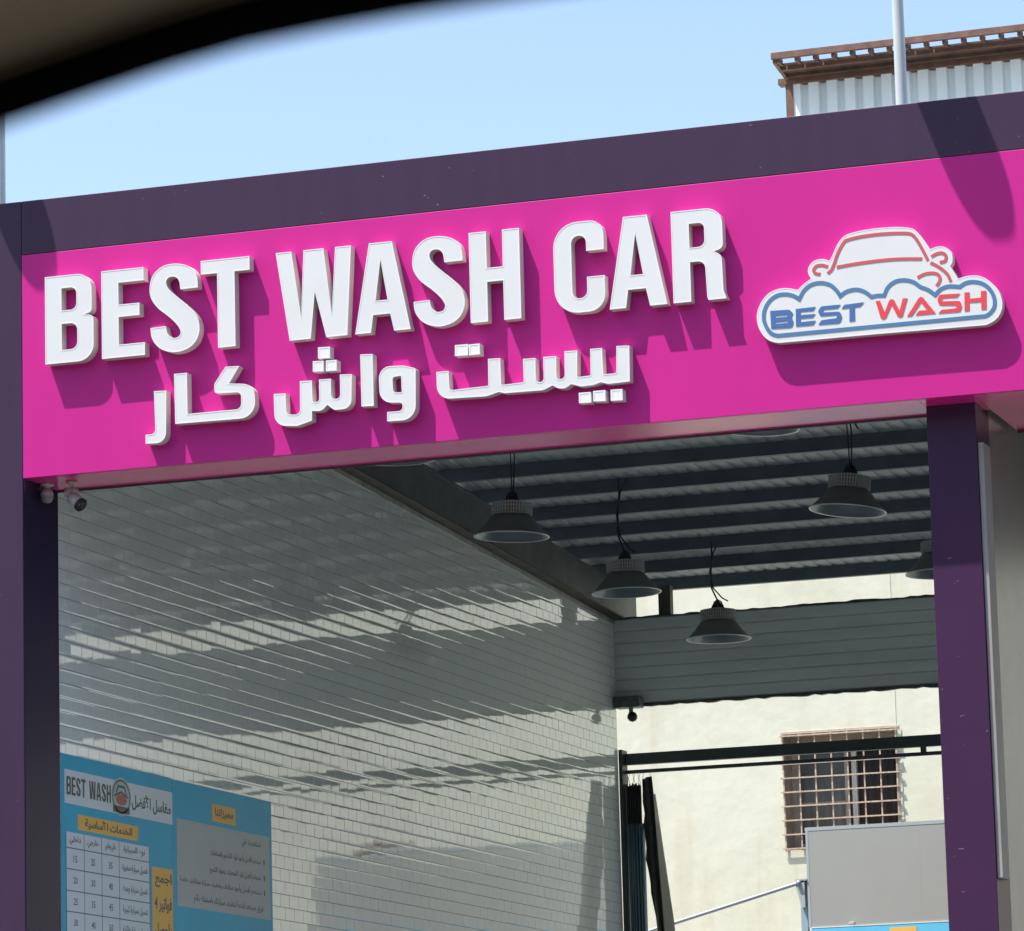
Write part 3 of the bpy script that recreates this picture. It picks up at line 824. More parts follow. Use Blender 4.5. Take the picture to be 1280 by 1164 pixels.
# ================================================================== LOGO BOARD
lg = thing('logo_sign', (4.9, 0, 6.6), 'white cloud and car shaped logo board reading BEST WASH at the right of the sign', 'sign')
YL = -0.066
channel(catmull(LOGO['outline'], True, 4), [], -0.001, YL, lg, rim=0.006, recess=0.0008, mats=('letter_side', 'letter_trim', 'letter_face'))
yv = YL - 0.0012
pf = lambda x, z: (x, yv, z)
pb = lambda x, z: (x, YL + 0.0005, z)
mb = MB(); strip(mb, clean(catmull(LOGO['cloud'], True, 4)), 0.0225, pf, pb, True); mb.build('cloud_outline', M['blue_line'], lg)
mb = MB()
for l in LOGO['red']:
    strip(mb, clean(catmull(l, False, 4)), 0.0185, pf, pb)
mb.build('car_drawing', M['red_line'], lg)
def flat_glyph(loops, m, parent, name):
    mb = MB()
    v, f = flat(loops, pf)
    mb.add(v, f)
    o = mb.build(name, m, parent)
    s = o.modifiers.new('thickness', 'SOLIDIFY'); s.thickness = 0.001; s.offset = 0
    return o
for i, l in enumerate(LOGO['best']):
    flat_glyph([fillet(l, 4)] + ([fillet(h) for h in LOGO['best_h']] if i == 0 else []), M['blue_print'], lg, 'blue_letter')
for l in LOGO['wash']:
    flat_glyph([fillet(l, 4)], M['red_print'], lg, 'red_letter')

# ================================================================== POSTERS ON THE TILED WALL
FORMS = {'ا': 0xFE8D, 'أ': 0xFE83, 'ب': 0xFE8F, 'ت': 0xFE95, 'ة': 0xFE93, 'ج': 0xFE9D, 'ح': 0xFEA1, 'خ': 0xFEA5, 'د': 0xFEA9, 'ذ': 0xFEAB, 'ر': 0xFEAD, 'ز': 0xFEAF,
         'س': 0xFEB1, 'ش': 0xFEB5, 'ص': 0xFEB9, 'ض': 0xFEBD, 'ط': 0xFEC1, 'ظ': 0xFEC5, 'ع': 0xFEC9, 'غ': 0xFECD, 'ف': 0xFED1, 'ق': 0xFED5, 'ك': 0xFED9, 'ل': 0xFEDD,
         'م': 0xFEE1, 'ن': 0xFEE5, 'ه': 0xFEE9, 'و': 0xFEED, 'ي': 0xFEF1, 'ى': 0xFEEF, 'ئ': 0xFE89}
NOJOIN = set('اأدذرزوةى')
def shape(s):
    """Arabic text -> joined presentation forms in visual order"""
    out = []
    i = 0
    prev_join = False
    while i < len(s):
        c = s[i]
        if c == 'ل' and i + 1 < len(s) and s[i + 1] in 'اأ':
            base = 0xFEFB if s[i + 1] == 'ا' else 0xFEF7
            out.append(chr(base + (1 if prev_join else 0))); prev_join = False; i += 2; continue
        if c not in FORMS:
            out.append(c); prev_join = False; i += 1; continue
        nxt = s[i + 1] if i + 1 < len(s) else ''
        nj = (nxt in FORMS) and c not in NOJOIN
        b = FORMS[c]
        if c in NOJOIN: k = 1 if prev_join else 0
        else: k = {(False, False): 0, (True, False): 1, (False, True): 2, (True, True): 3}[(prev_join, nj)]
        out.append(chr(b + k)); prev_join = nj; i += 1
    return ''.join(reversed(out))
def text_into(mb, s, y0, y1, z0, z1, xoff, arabic=True, bold=0.0):
    """fit a line of text into the rectangle y0..y1, z0..z1 on the wall plane"""
    cu = bpy.data.curves.new('t', 'FONT')
    cu.body = shape(s) if arabic else s
    cu.resolution_u = 2
    cu.offset = bold
    ob = bpy.data.objects.new('t', cu)
    COL.objects.link(ob)
    bpy.context.view_layer.update()
    me = bpy.data.meshes.new_from_object(ob.evaluated_get(bpy.context.evaluated_depsgraph_get()))
    xs = [v.co.x for v in me.vertices]; ys = [v.co.y for v in me.vertices]
    if xs:
        xa, xb, ya, yb = min(xs), max(xs), min(ys), max(ys)
        sx = (y1 - y0) / (xb - xa); sy = (z1 - z0) / (yb - ya)
        mb.add([(xoff, y0 + (v.co.x - xa) * sx, z0 + (v.co.y - ya) * sy) for v in me.vertices], [tuple(p.vertices) for p in me.polygons])
    bpy.data.objects.remove(ob); bpy.data.meshes.remove(me); bpy.data.curves.remove(cu)
def line_part(name, parent, *a, **k):
    m_ = MB(); text_into(m_, *a, **k); return m_.build(name, M['poster_ink'], parent)
def rect(mb, y0, y1, z0, z1, x0, x1): mb.box(x0, x1, y0, y1, z0, z1)

p1 = thing('price_poster', (0.004, 1.39, 3.0), 'blue price list poster with white BEST WASH header and price table on the tiles', 'poster')
X = [0.0022 + 0.0009 * k for k in range(6)]
box('backing', M['poster_blue'], p1, 0.0006, X[1], 0.516, 2.258, 2.75, 4.536)
box('header_strip', M['poster_white'], p1, X[1], X[2], 0.566, 2.262, 4.228, 4.441)
mb = MB()
adv = 0.594
for c, w in (('B', .327), ('E', .288), ('S', .327), ('T', .322), (' ', .16), ('W', .491), ('A', .357), ('S', .327), ('H', .320)):
    if c != ' ':
        go, gh = glyph(c)
        k = 0.652 / 3.16
        v, f = flat([[(p[0], p[1]) for p in go]] + gh, lambda a, b: (X[3], adv + a * k, 4.284 + b * 0.115 / LH))
        mb.add(v, f)
    adv += (w + 0.045) * 0.652 / 3.16
mb.build('header_lettering', M['poster_ink'], p1)
mb = MB(); text_into(mb, 'مغاسل الأفضل', 1.60, 2.235, 4.270, 4.385, X[3], bold=0.03); mb.build('header_lettering', M['poster_ink'], p1)
# crest
cy, cz = 1.435, 4.34
def ell(cy, cz, ry, rz, n=24): return [(cy + ry * cos(2 * pi * k / n), cz + rz * sin(2 * pi * k / n)) for k in range(n)]
mb = MB(); v, f = flat([ell(cy, cz, 0.155, 0.125)], lambda a, b: (X[2] + 0.0004, a, b)); mb.add(v, f); cr = mb.build('crest', M['crest_green'], p1)
mb = MB()
strip(mb, ell(cy, cz, 0.135, 0.105), 0.012, lambda a, b: (X[3], a, b), lambda a, b: (X[2], a, b), True)
strip(mb, [(cy - .08, cz + .02), (cy - .05, cz + .065), (cy + .05, cz + .065), (cy + .08, cz + .02)], 0.016, lambda a, b: (X[3], a, b), lambda a, b: (X[2], a, b))
rect(mb, cy - .13, cy + .13, cz - .105, cz - .062, X[2], X[3])
strip(mb, [(cy - .11, cz + .0), (cy, cz + .03), (cy + .11, cz + .0)], 0.014, lambda a, b: (X[3], a, b), lambda a, b: (X[2], a, b))
mb.build('crest_drawing', M['poster_ink'], cr)
mb = MB(); v, f = flat([ell(cy, cz - .02, 0.085, 0.035)], lambda a, b: (X[3] + 0.0003, a, b)); mb.add(v, f); mb.build('crest_red', M['crest_red'], cr)
box('yellow_label', M['yellow'], p1, X[1], X[2], 0.762, 1.698, 4.075, 4.171)
mb = MB(); text_into(mb, 'الخدمات الأساسية', 0.87, 1.60, 4.088, 4.162, X[3], bold=0.03); mb.build('label_lettering', M['poster_ink'], p1)
# price table
ZR = [4.051, 3.952, 3.821, 3.686, 3.5555, 3.425, 3.295, 3.165]
YC = [0.583, 0.853, 1.121, 1.392, 1.872]
box('price_table', M['poster_white'], p1, X[1], X[2], YC[0], YC[4], ZR[-1], ZR[0])
mb = MB()
for zz in ZR[1:]:
    rect(mb, YC[0], YC[4], zz - 0.0035, zz + 0.0035, X[2], X[3])
for yy in YC:
    rect(mb, yy - 0.003, yy + 0.003, ZR[-1], ZR[0], X[2], X[3])
mb.build('table_lines', M['poster_line'], p1)
heads = ['داخلي', 'خارجي', 'داخلي وخارجي', 'نوع السيارة']
for i, t in enumerate(heads):
    m_ = 0.05 if i < 3 else 0.07
    line_part('table_entry', p1, t, YC[i] + m_, YC[i + 1] - m_, 3.972, 4.032, X[3], bold=0.02)
svc = ['غسيل سيارة صغيرة', 'غسيل سيارة وسط', 'غسيل سيارة كبيرة', 'غسيل سيارة عائلية', 'غسيل باص', 'غسيل شاحنة']
num = [('15', '25', '35'), ('20', '30', '40'), ('25', '35', '45'), ('30', '40', '50'), ('35', '45', '55'), ('40', '50', '60')]
for r in range(6):
    zc = (ZR[r + 1] + ZR[r + 2]) / 2
    for i in range(3):
        yc = (YC[i] + YC[i + 1]) / 2
        line_part('table_entry', p1, num[r][i], yc - 0.030, yc + 0.030, zc - 0.022, zc + 0.022, X[3], arabic=False, bold=0.01)
    line_part('table_entry', p1, svc[r], YC[3] + 0.05, YC[4] - 0.03, zc - 0.028, zc + 0.030, X[3], bold=0.015)
box('yellow_column', M['yellow'], p1, X[1], X[2], 1.914, 2.256, 2.9, 3.930)
line_part('column_word', p1, 'اجمع', 1.96, 2.235, 3.80, 3.895, X[3], bold=0.03)
line_part('column_word', p1, 'فواتير 4', 1.95, 2.235, 3.635, 3.74, X[3], bold=0.03)
line_part('column_word', p1, 'واحصل', 1.95, 2.235, 3.47, 3.57, X[3], bold=0.03)

p2 = thing('rules_poster', (0.004, 3.13, 3.0), 'blue poster with grey text block and small yellow heading beside the price list', 'poster')
box('backing', M['poster_blue'], p2, 0.0006, X[1], 2.262, 4.008, 2.75, 4.530)
box('text_block', M['poster_grey'], p2, X[1], X[2], 2.330, 3.966, 3.703, 4.279)
box('yellow_label', M['yellow'], p2, X[1], X[2], 2.940, 3.355, 4.309, 4.426)
mb = MB(); text_into(mb, 'مميزاتنا', 2.99, 3.31, 4.335, 4.405, X[3], bold=0.03); mb.build('label_lettering', M['poster_ink'], p2)
for t, a, b, zc in (('نستخدم ماء نقي', 3.463, 3.80, 4.205), ('نستخدم أفضل وأجود أنواع الشامبو والمنظفات', 2.90, 3.80, 4.093), ('نستخدم أفضل أنواع المعطرات ومواد التلميع', 2.88, 3.80, 3.982),
                    ('نستخدم أفضل وأجود مناشف وتنظيف سيارة بمناشف خاصة', 2.374, 3.80, 3.881), ('فريق مستعد لخدمة تنظيف سيارتك باستمتاع دائم', 2.606, 3.83, 3.765)):
    line_part('text_line', p2, t, a, b, zc - 0.033, zc + 0.033, X[3], bold=0.015)
for zc in (4.093, 3.982, 3.881):
    box('list_number', M['poster_ink'], p2, X[2], X[3], 3.85, 3.868, zc - .015, zc + .02)

# ================================================================== PENDANT HIGH BAY LAMPS
def pendant(x, y, z, label, tilt=(0, 0), cordstyle=0, seed=0):
    """z = height of the rim"""
    t = thing('pendant_lamp', (x, y, z), label, 'ceiling lamp', 'high bay lamps hanging in rows under the bay roof')
    rot = Matrix.Rotation(tilt[0], 3, 'Y') @ Matrix.Rotation(tilt[1], 3, 'X')
    L = (x, y, z)
    rr = 0.270
    MB().lathe([(rr, 0.0), (rr + 0.003, 0.004), (rr - 0.010, 0.012), (0.235, 0.040), (0.190, 0.092), (0.150, 0.145), (0.135, 0.150)], 40, L, rot).build('shade', M['shade_out'], t)
    MB().lathe([(rr + 0.002, 0.001), (rr - 0.004, -0.003), (rr - 0.011, 0.001), (0.225, 0.036), (0.182, 0.088), (0.140, 0.140)], 40, L, rot).build('reflector', M['shade_in'], t)
    MB().lathe([(rr - 0.009, 0.0), (rr + 0.004, -0.004), (rr + 0.0065, 0.002), (rr + 0.002, 0.006)], 40, L, rot).build('rim', M['rim'], t)
    MB().lathe([(0.138, 0.112), (0.10, 0.104), (0.0001, 0.102)], 32, L, rot).build('lens', M['lens'], t)
    hs = MB().lathe([(0.0001, 0.152), (0.132, 0.152), (0.132, 0.246), (0.120, 0.250), (0.03, 0.268), (0.0001, 0.27)], 28, L, rot, smooth=False).build('housing', M['lamp_grey'], t)
    fn = MB()
    for k in range(44):
        a = 2 * pi * k / 44
        c, s = cos(a), sin(a)
        vs = []
        for r_ in (0.130, 0.150):
            for w in (-0.0035, 0.0035):
                for h in (0.160, 0.244):
                    vs.append(rot @ Vector((r_ * c - w * s, r_ * s + w * c, h)) + Vector(L))
        fn.add(vs, [(0, 1, 3, 2), (4, 6, 7, 5), (0, 4, 5, 1), (2, 3, 7, 6), (1, 5, 7, 3), (0, 2, 6, 4)])
    for h in (0.160, 0.186, 0.215, 0.242):
        fn.lathe([(0.145, h - 0.0025), (0.1505, h), (0.145, h + 0.0025)], 44, L, rot)
    fn.build('cooling_fins', M['lamp_fin'], t)
    top = rot @ Vector((0, 0, 0.27)) + Vector(L)
    hk = MB().lathe([(0.055, 0.262), (0.05, 0.285), (0.018, 0.315), (0.012, 0.33)], 16, L, rot)
    hk.tube([top + Vector((-0.05, 0, -0.01)), top + Vector((-0.03, 0, 0.045)), top + Vector((0, 0, 0.065)), top + Vector((0.03, 0, 0.045)), top + Vector((0.05, 0, -0.01))], 0.006, 6)
    hk.build('hook', M['cord'], t)
    pz = purlin_z(y)
    r = random.Random(seed)
    a = top + Vector((0, 0, 0.055))
    c = MB()
    if cordstyle == 0:
        b = Vector((x + 0.005, y, pz))
        c.tube([a, a.lerp(b, 0.5), b], 0.0045, 6)
        c.tube([a + Vector((0.012, 0, 0)), a.lerp(b, 0.35) + Vector((0.030, 0, 0)), a.lerp(b, 0.7) + Vector((0.012, 0, 0)), b + Vector((0.03, 0, 0))], 0.0055, 6)
    else:
        b = Vector((x - 0.02, y, pz))
        sw = 0.035
        c.tube([a, a.lerp(b, .22) + Vector((-0.045, 0, 0)), a.lerp(b, .5) + Vector((-.04, 0, 0)), a.lerp(b, .8) + Vector((-.02, 0, 0)), b + Vector((-0.02, 0, 0))], 0.0075, 6)
        c.tube([a + Vector((.09, 0, -.01)), a + Vector((0.04, 0, .02)), a.lerp(b, .22) + Vector((-0.03, 0, 0)), a.lerp(b, .5) + Vector((-.05, 0, 0)), a.lerp(b, .8) + Vector((-.01, 0, 0)), b + Vector((0.05, 0, 0))], 0.0065, 6)
    c.build('cord', M['cord'], t)
    return t
pendant(1.40, 2.90, 6.672, 'lamp in left row whose rim just peeks below the sign, nearest the street', seed=1)
pendant(1.40, 5.276, 6.483, 'lamp in left row hanging in front of the dark sloping rafter', (0.04, 0), 0, 2)
pendant(1.40, 8.06, 6.443, 'lamp in left row hanging just above the wall corner and strut', (-0.02, 0), 1, 3)
pendant(1.40, 10.65, 6.395, 'farthest lamp of the left row, hanging in front of the grey siding', (0, 0), 1, 4)
pendant(3.90, 2.97, 6.672, 'lamp in right row half hidden by the magenta soffit', (0.05, 0), 0, 5)
e = pendant(3.90, 5.295, 6.478, 'tilted lamp fully in view in the right row below the logo', (0.10, -0.03), 0, 6)
pendant(3.93, 8.02, 6.400, 'lamp at the far right partly hidden by the purple post', (0, 0), 1, 7)
MB().tube([(3.91, 5.29, 7.26), (3.7, 5.5, 7.185), (3.4, 5.7, 7.165), (3.0, 6.0, 7.21), (2.8, 6.1, 7.35), (2.78, 6.13, 7.46)], 0.006, 6).build('feed_cable', M['lamp_fin'], e)
MB().tube([(3.91, 5.29, 7.24), (3.95, 5.29, 7.16), (4.0, 5.29, 7.06)], 0.007, 6).build('feed_cable', M['cord'], e)

# ================================================================== SECURITY CAMERAS
def eyeball_camera(x, y, label):
    t = thing('security_camera', (x, y, ZP0), label, 'security camera', 'security cameras of the bay')
    MB().lathe([(0.0001, 0), (0.042, 0), (0.044, -0.010), (0.020, -0.018), (0.016, -0.04)], 20, (x, y, ZP0)).build('mount', M['white_plastic'], t)
    MB().lathe([(0.0001, -0.034), (0.030, -0.036), (0.041, -0.058), (0.040, -0.078)], 20, (x, y, ZP0)).build('body', M['white_plastic'], t)
    MB().lathe([(0.040, -0.078), (0.037, -0.098), (0.022, -0.118), (0.0001, -0.124)], 20, (x, y, ZP0)).build('lens', M['grey_plastic'], t)
eyeball_camera(0.045, 0.25, 'small ceiling camera under the soffit against the dark left post')
t = thing('security_camera', (0.215, 0.25, ZP0), 'white bullet camera angled down right below the left end of the sign', 'security camera', 'security cameras of the bay')
MB().lathe([(0.0001, 0), (0.036, 0), (0.036, -0.012), (0.014, -0.02), (0.012, -0.055)], 20, (0.215, 0.25, ZP0)).build('mount', M['white_plastic'], t)
MB().box(0.172, 0.252, 0.235, 0.27, 6.105, 6.150).lathe([(0.0001, 0.0), (0.024, 0.0), (0.026, -0.05), (0.0001, -0.052)], 16, (0.192, 0.25, 6.15)).lathe([(0.0001, 0.0), (0.024, 0.0), (0.026, -0.05), (0.0001, -0.052)], 16, (0.236, 0.25, 6.15)).build('bracket', M['white_plastic'], t)
d = Vector((0.75, -0.25, -0.62)).normalized()
q = Vector((0, 0, 1)).rotation_difference(d).to_matrix()
MB().lathe([(0.0001, 0), (0.030, 0.002), (0.041, 0.02), (0.042, 0.098), (0.040, 0.100)], 24, (0.208, 0.25, 6.100), q).build('body', M['white_plastic'], t)
MB().lathe([(0.0425, 0.094), (0.045, 0.112), (0.040, 0.114), (0.036, 0.104), (0.0001, 0.103)], 24, (0.208, 0.25, 6.100), q).build('lens', M['black_glass'], t)
t = thing('security_camera', (0.13, 12.15, 6.17), 'dark ball camera under a blue grey junction box at the back corner of the bay', 'security camera', 'security cameras of the bay')
box('junction_box', M['box_blue'], t, 0.012, 0.245, 12.08, 12.225, 6.055, 6.155, 0.008)
mbx = MB()
for xx in (0.08, 0.13, 0.205):
    mbx.lathe([(0.0001, 0), (0.012, 0.0), (0.012, 0.006), (0.0001, 0.007)], 10, (xx, 12.08, 6.12), Matrix.Rotation(pi / 2, 3, 'X'))
mbx.build('screw', M['dark_trim'], t)
MB().lathe([(0.022, 0.06), (0.018, 0.02), (0.025, 0.0)], 14, (0.155, 12.13, 6.0)).build('stem', M['grey_plastic'], t)
MB().lathe([(0.0001, 0.047), (0.03, 0.036), (0.045, 0.01), (0.045, -0.014), (0.030, -0.037), (0.0001, -0.047)], 20, (0.165, 12.13, 5.975)).build('dome', M['black_glass'], t)

# ================================================================== PVC CURTAIN AND TARPAULIN AT THE BACK LEFT
def pleated(name, m, parent, fx, zt, zb, N=46, rows=14, thick=0.003):
    vs = []; fs = []
    for r in range(rows + 1):
        s = r / rows
        z = zt + (zb - zt) * s
        for i in range(N + 1):
            u = i / N
            x, y, dz = fx(u, s)
            vs.append((x, y, z + dz))
    for r in range(rows):
        for i in range(N):
            a = r * (N + 1) + i
            fs.append((a, a + 1, a + N + 2, a + N + 1))
    mb = MB(); mb.add(vs, fs, True)
    o = mb.build(name, m, parent)
    sd = o.modifiers.new('thickness', 'SOLIDIFY'); sd.thickness = thick
    return o
cu = thing('pvc_curtain', (0.1, 12.3, 0), 'slate blue pleated strip curtain bunched beside the tiled wall', 'curtain')
pleated('curtain_sheet', M['tarp_blue'], cu, lambda u, s: (0.037 + (0.150 + 0.02 * s) * u + 0.004 * sin(9 * u + 5 * s), 12.30 + 0.030 * sin(u * 40 + 1.5 * s), 0), 5.05, 0.3)
pleated('curtain_heading', M['tarp_black'], cu, lambda u, s: (0.037 + 0.135 * u, 12.292 + 0.020 * sin(u * 38), 0.012 * sin(u * 30) * (1 - s)), 5.395, 5.04, 40, 4)
hk = MB()
for i in range(6):
    x = 0.05 + 0.024 * i
    hk.tube([(x, 12.30, 5.50), (x + 0.010 * (-1) ** i, 12.29, 5.45), (x + 0.004, 12.295, 5.385)], 0.0022, 5)
hk.build('hooks', M['grille'], cu)
tp = thing('tarpaulin', (0.3, 12.3, 0), 'black folded tarpaulin with a tan edge hanging from the rear rail', 'tarpaulin')
rk = random.Random(9)
jag = [rk.uniform(-0.008, 0.008) for _ in range(60)]
def tarp(u, s):
    zt = 5.45; z = zt + (0.4 - zt) * s
    q = min(1.0, (zt - z) / 1.35)
    xl = 0.185 + 0.02 * q + (0.075 * max(0, q - 0.50) / 0.5) + jag[int(s * 50)]
    xr = 0.280 + 0.02 * min(1, q * 3) + 0.059 * q
    return (xl + (xr - xl) * u, 12.30 + 0.020 * sin(u * 9 + 3 * s) - 0.03 * u, 0.02 * u * (1 - s))
pleated('tarpaulin_front', M['tarp_black'], tp, tarp, 5.44, 0.4, 16, 50)
def tan(u, s):
    zt = 5.30; z = zt + (0.4 - zt) * s
    q = min(1.0, (zt - z) / 1.2)
    xl = 0.292 + 0.064 * q
    xr = 0.303 + 0.145 * q
    return (xl + (xr - xl) * u, 12.262 + 0.03 * u, 0)
pleated('tarpaulin_fold', M['tarp_tan'], tp, tan, 5.30, 0.4, 6, 30)
MB().tube([(0.20, 12.30, 5.50), (0.195, 12.29, 5.45), (0.205, 12.295, 5.42)], 0.0025, 5).tube([(0.26, 12.30, 5.50), (0.262, 12.29, 5.46), (0.255, 12.295, 5.43)], 0.0025, 5).build('hooks', M['grille'], tp)

# ================================================================== STREET LIGHTS
for px_, lab, yh in ((5.512, 'right street light with slim grey pole rising behind the sign near the logo', -0.53), (-0.440, 'left street light with slim grey pole behind the left corner of the frame', -0.455)):
    t = thing('street_light', (px_, 0.62, 7.35), lab, 'street light', 'street lights behind the fascia')
    MB().tube([(px_, 0.62, 7.35), (px_, 0.62, 8.0), (px_, 0.62, 9.10)], [0.036, 0.036, 0.034], 20).build('pole', M['pole'], t)
    MB().tube([(px_, 0.62, 9.08), (px_, 0.55, 9.14), (px_, 0.25, 9.15)], 0.028, 12).build('arm', M['pole'], t)
    hd = fillet([(px_ - 0.165, 0.26, .04), (px_ + 0.165, 0.26, .04), (px_ + 0.165, yh, .13), (px_ - 0.165, yh, .13)], 8)
    n = len(hd)
    m1 = MB()
    m1.add([(a, b, 9.11) for a, b in hd] + [(a, b, 9.17) for a, b in hd], [tuple(reversed(range(n))), tuple(range(n, 2 * n))] + [(i, (i + 1) % n, (i + 1) % n + n, i + n) for i in range(n)])
    m1.build('lamp_head', M['lamp_grey'], t)
    MB().box(px_ - 0.12, px_ + 0.12, yh + 0.12, 0.15, 9.100, 9.109).build('led_panel', M['white_plastic'], t)

# ================================================================== CREAM BUILDING BEHIND
cb = thing('cream_building', (3.0, 17.5, 0), 'cream stucco building behind the bay with barred windows', 'building')
WY = 17.5
wins = [(0.062, 1.238, 5.215, 6.366), (3.95, 4.45, 5.05, 5.50)]
wb = MB()
xs = [-14.0, wins[0][0], wins[0][1], wins[1][0], wins[1][1], 26.0]
for i in range(5):
    if i in (1, 3):
        w = wins[i // 2]
        wb.box(w[0], w[1], WY, WY + 9, 0, w[2]); wb.box(w[0], w[1], WY, WY + 9, w[3], 11.9)
        wb.box(w[0], w[1], WY + 0.5, WY + 9, w[2], w[3])
    else:
        wb.box(xs[i], xs[i + 1], WY, WY + 9, 0, 11.9)
wb.build('wall', M['cream'], cb)
def barred_window(x0, x1, z0, z1):
    fr = MB()
    yb = WY + 0.30
    j = 0.004
    f = MB()
    # lining of the recess
    f.box(x0 + .001, x0 + 0.012, WY + 0.012, yb, z0 + .001, z1 - .001)
    f.box(x1 - 0.012, x1 - .001, WY + 0.012, yb, z0 + .001, z1 - .001)
    f.box(x0 + .013, x1 - .013, WY + 0.012, yb, z1 - 0.014, z1 - .001)
    f.box(x0 + .013, x1 - .013, WY + 0.012, yb, z0 + .001, z0 + 0.02)
    win = f.build('window', M['jamb'], cb)
    q = MB()
    q.box(x0 + .013, x0 + 0.075, yb, yb + 0.05, z0 + .02, z1 - .015)
    q.box(x1 - 0.075, x1 - .013, yb, yb + 0.05, z0 + .02, z1 - .015)
    q.box(x0 + .075, x1 - .075, yb, yb + 0.05, z1 - 0.075, z1 - .015)
    q.box(x0 + .075, x1 - .075, yb, yb + 0.05, z0 + .02, z0 + 0.08)
    q.build('frame', M['window_frame'], win)
    xm = x0 + (x1 - x0) * 0.555
    box('mullion', M['mullion'], win, xm - 0.02, xm + 0.03, yb - 0.03, yb + 0.02, z0 + .081, z1 - .076)
    box('mullion', M['window_frame'], win, xm - 0.10, xm - 0.06, yb + 0.0, yb + 0.03, z0 + .081, z1 - .076)
    box('pane', M['pane'], win, x0 + .076, xm - 0.101, yb + 0.03, yb + 0.036, z0 + .081, z1 - .076)
    box('pane', M['pane'], win, xm + 0.031, x1 - .076, yb + 0.03, yb + 0.036, z0 + .081, z1 - .076)
    # opened sash and curtains behind the bars
    box('sash_rail', M['window_frame'], win, x0 + .076, xm - 0.101, yb + 0.006, yb + 0.028, (z0 + z1) / 2 - 0.11, (z0 + z1) / 2 - 0.085)
    vs = []; fs = []
    N = 60
    for (a, b, m_, n_, zt_, dz_) in ((xm + 0.034, x1 - .078, 'red_cloth', 'curtain', z1 - .08, 0.0), (x0 + .079, xm - 0.104, 'dark_cloth', 'curtain', z1 - .40, 0.02)):
        vs = []; fs = []
        for i in range(N + 1):
            u = i / N
            yy = yb + 0.020 + 0.006 * sin(u * 34)
            vs += [(a + (b - a) * u, yy, z0 + 0.084), (a + (b - a) * u, yy, zt_ + dz_ * sin(u * 9))]
        for i in range(N):
            fs.append((2 * i, 2 * i + 2, 2 * i + 3, 2 * i + 1))
        mb = MB(); mb.add(vs, fs, True); o = mb.build(n_, M[m_], win)
        o.modifiers.new('thickness', 'SOLIDIFY').thickness = 0.002
    # grille: single bars
    nb = 8
    for i in range(nb):
        x = x0 + 0.006 + (x1 - x0 - 0.012) * (i + 0.02) / (nb - 0.96)
        box('grille_bar', M['grille'], win, x - 0.007, x + 0.007, WY - 0.024, WY - 0.012, z0 - 0.01, z1 - 0.005)
    nh = 9
    for i in range(nh):
        z = z0 + 0.01 + (z1 - z0 - 0.03) * i / (nh - 1)
        box('grille_bar', M['grille'], win, x0 - 0.02, x1 + 0.03, WY - 0.038, WY - 0.024, z - 0.007, z + 0.007)
    # broken plaster bead on the right jamb
    rr_ = random.Random(int(x0 * 10) + 2)
    b = MB()
    z = z0
    while z < z1 - 0.05:
        h = rr_.uniform(0.06, 0.14)
        b.box(x1 + 0.002, x1 + rr_.uniform(0.02, 0.05), WY - rr_.uniform(0.004, 0.012), WY + 0.001, z, min(z + h, z1 - 0.02)); z += h + rr_.uniform(0.0, 0.03)
    b.build('plaster_bead', M['cream'], win)
    box('lintel_edge', M['window_frame'], win, x0 - 0.01, x1 + 0.02, WY - 0.012, WY + 0.010, z1 - 0.001, z1 + 0.022)
for w in wins: barred_window(*w)
# pale stain streaks as thin chases in the wall: a conduit line
box('conduit', M['cream'], cb, 1.228, 1.236, WY - 0.004, WY + .001, 6.40, 9.5)

# ================================================================== RUSTY ROOFTOP SHED
sh = thing('rooftop_shed', (3.0, 17.5, 11.9), 'rooftop shed of white corrugated sheets under a rusty steel eave', 'shed')
def cf(x, h, e): return (x, WY - 0.085 + h, (11.95, 12.985)[e])
trapezoid_sheet('cladding', M['clad'], sh, 0.43, 7.5, 0.19, 0.075, cf)
box('corner_post', M['rust'], sh, 0.385, 0.46, WY - 0.100, WY + 0.02, 11.92, 12.985)
box('wall_beam', M['rust'], sh, 0.31, 7.6, WY - 0.115, WY + 0.01, 12.987, 13.052, 0.004)
def roofz(y): return 13.20 + (16.9 - y) * 0.12
def sloped(name, m, parent, x0, x1, ya, yb, dz0, dz1):
    mb = MB()
    mb.hexa([(x0, ya, roofz(ya) + dz0), (x1, ya, roofz(ya) + dz0), (x1, yb, roofz(yb) + dz0), (x0, yb, roofz(yb) + dz0),
             (x0, ya, roofz(ya) + dz1), (x1, ya, roofz(ya) + dz1), (x1, yb, roofz(yb) + dz1), (x0, yb, roofz(yb) + dz1)])
    return mb.build(name, m, parent)
box('fascia_channel', M['rust'], sh, 0.385, 7.6, 16.86, 16.90, 13.115, 13.185, 0.004)
box('eave_purlin', M['rust'], sh, 0.43, 7.6, 17.10, 17.15, 13.055, 13.105)
box('eave_purlin', M['rust_dark'], sh, 0.43, 7.6, 17.28, 17.33, 13.030, 13.085)
x = 0.43
sloped('soffit_boards', M['rust_dark'], sh, 0.43, 7.6, 17.045, 17.52, -0.088, -0.070)
sloped('eave_rafter', M['rust'], sh, 0.392, 0.428, 16.905, 17.50, -0.115, -0.040)
i = 0
while x < 7.4:
    box('eave_cleat', M['rust'], sh, x, x + 0.03, 16.902, 17.05, 13.085, 13.150)
    if i % 2 == 0 and i > 0:
        pass
    x += 0.19; i += 1
rb = random.Random(4)
for k in range(24):
    xx = 0.5 + k * 0.19
    if rb.random() < 0.75:
        box('hanging_bolt', M['rust'], sh, xx, xx + 0.014, 17.02, 17.04, 13.045 + rb.uniform(-.01, .01), 13.075)
sloped('roof_sheet', M['clad'], sh, 0.37, 7.6, 17.235, 21.0, -0.010, -0.004)

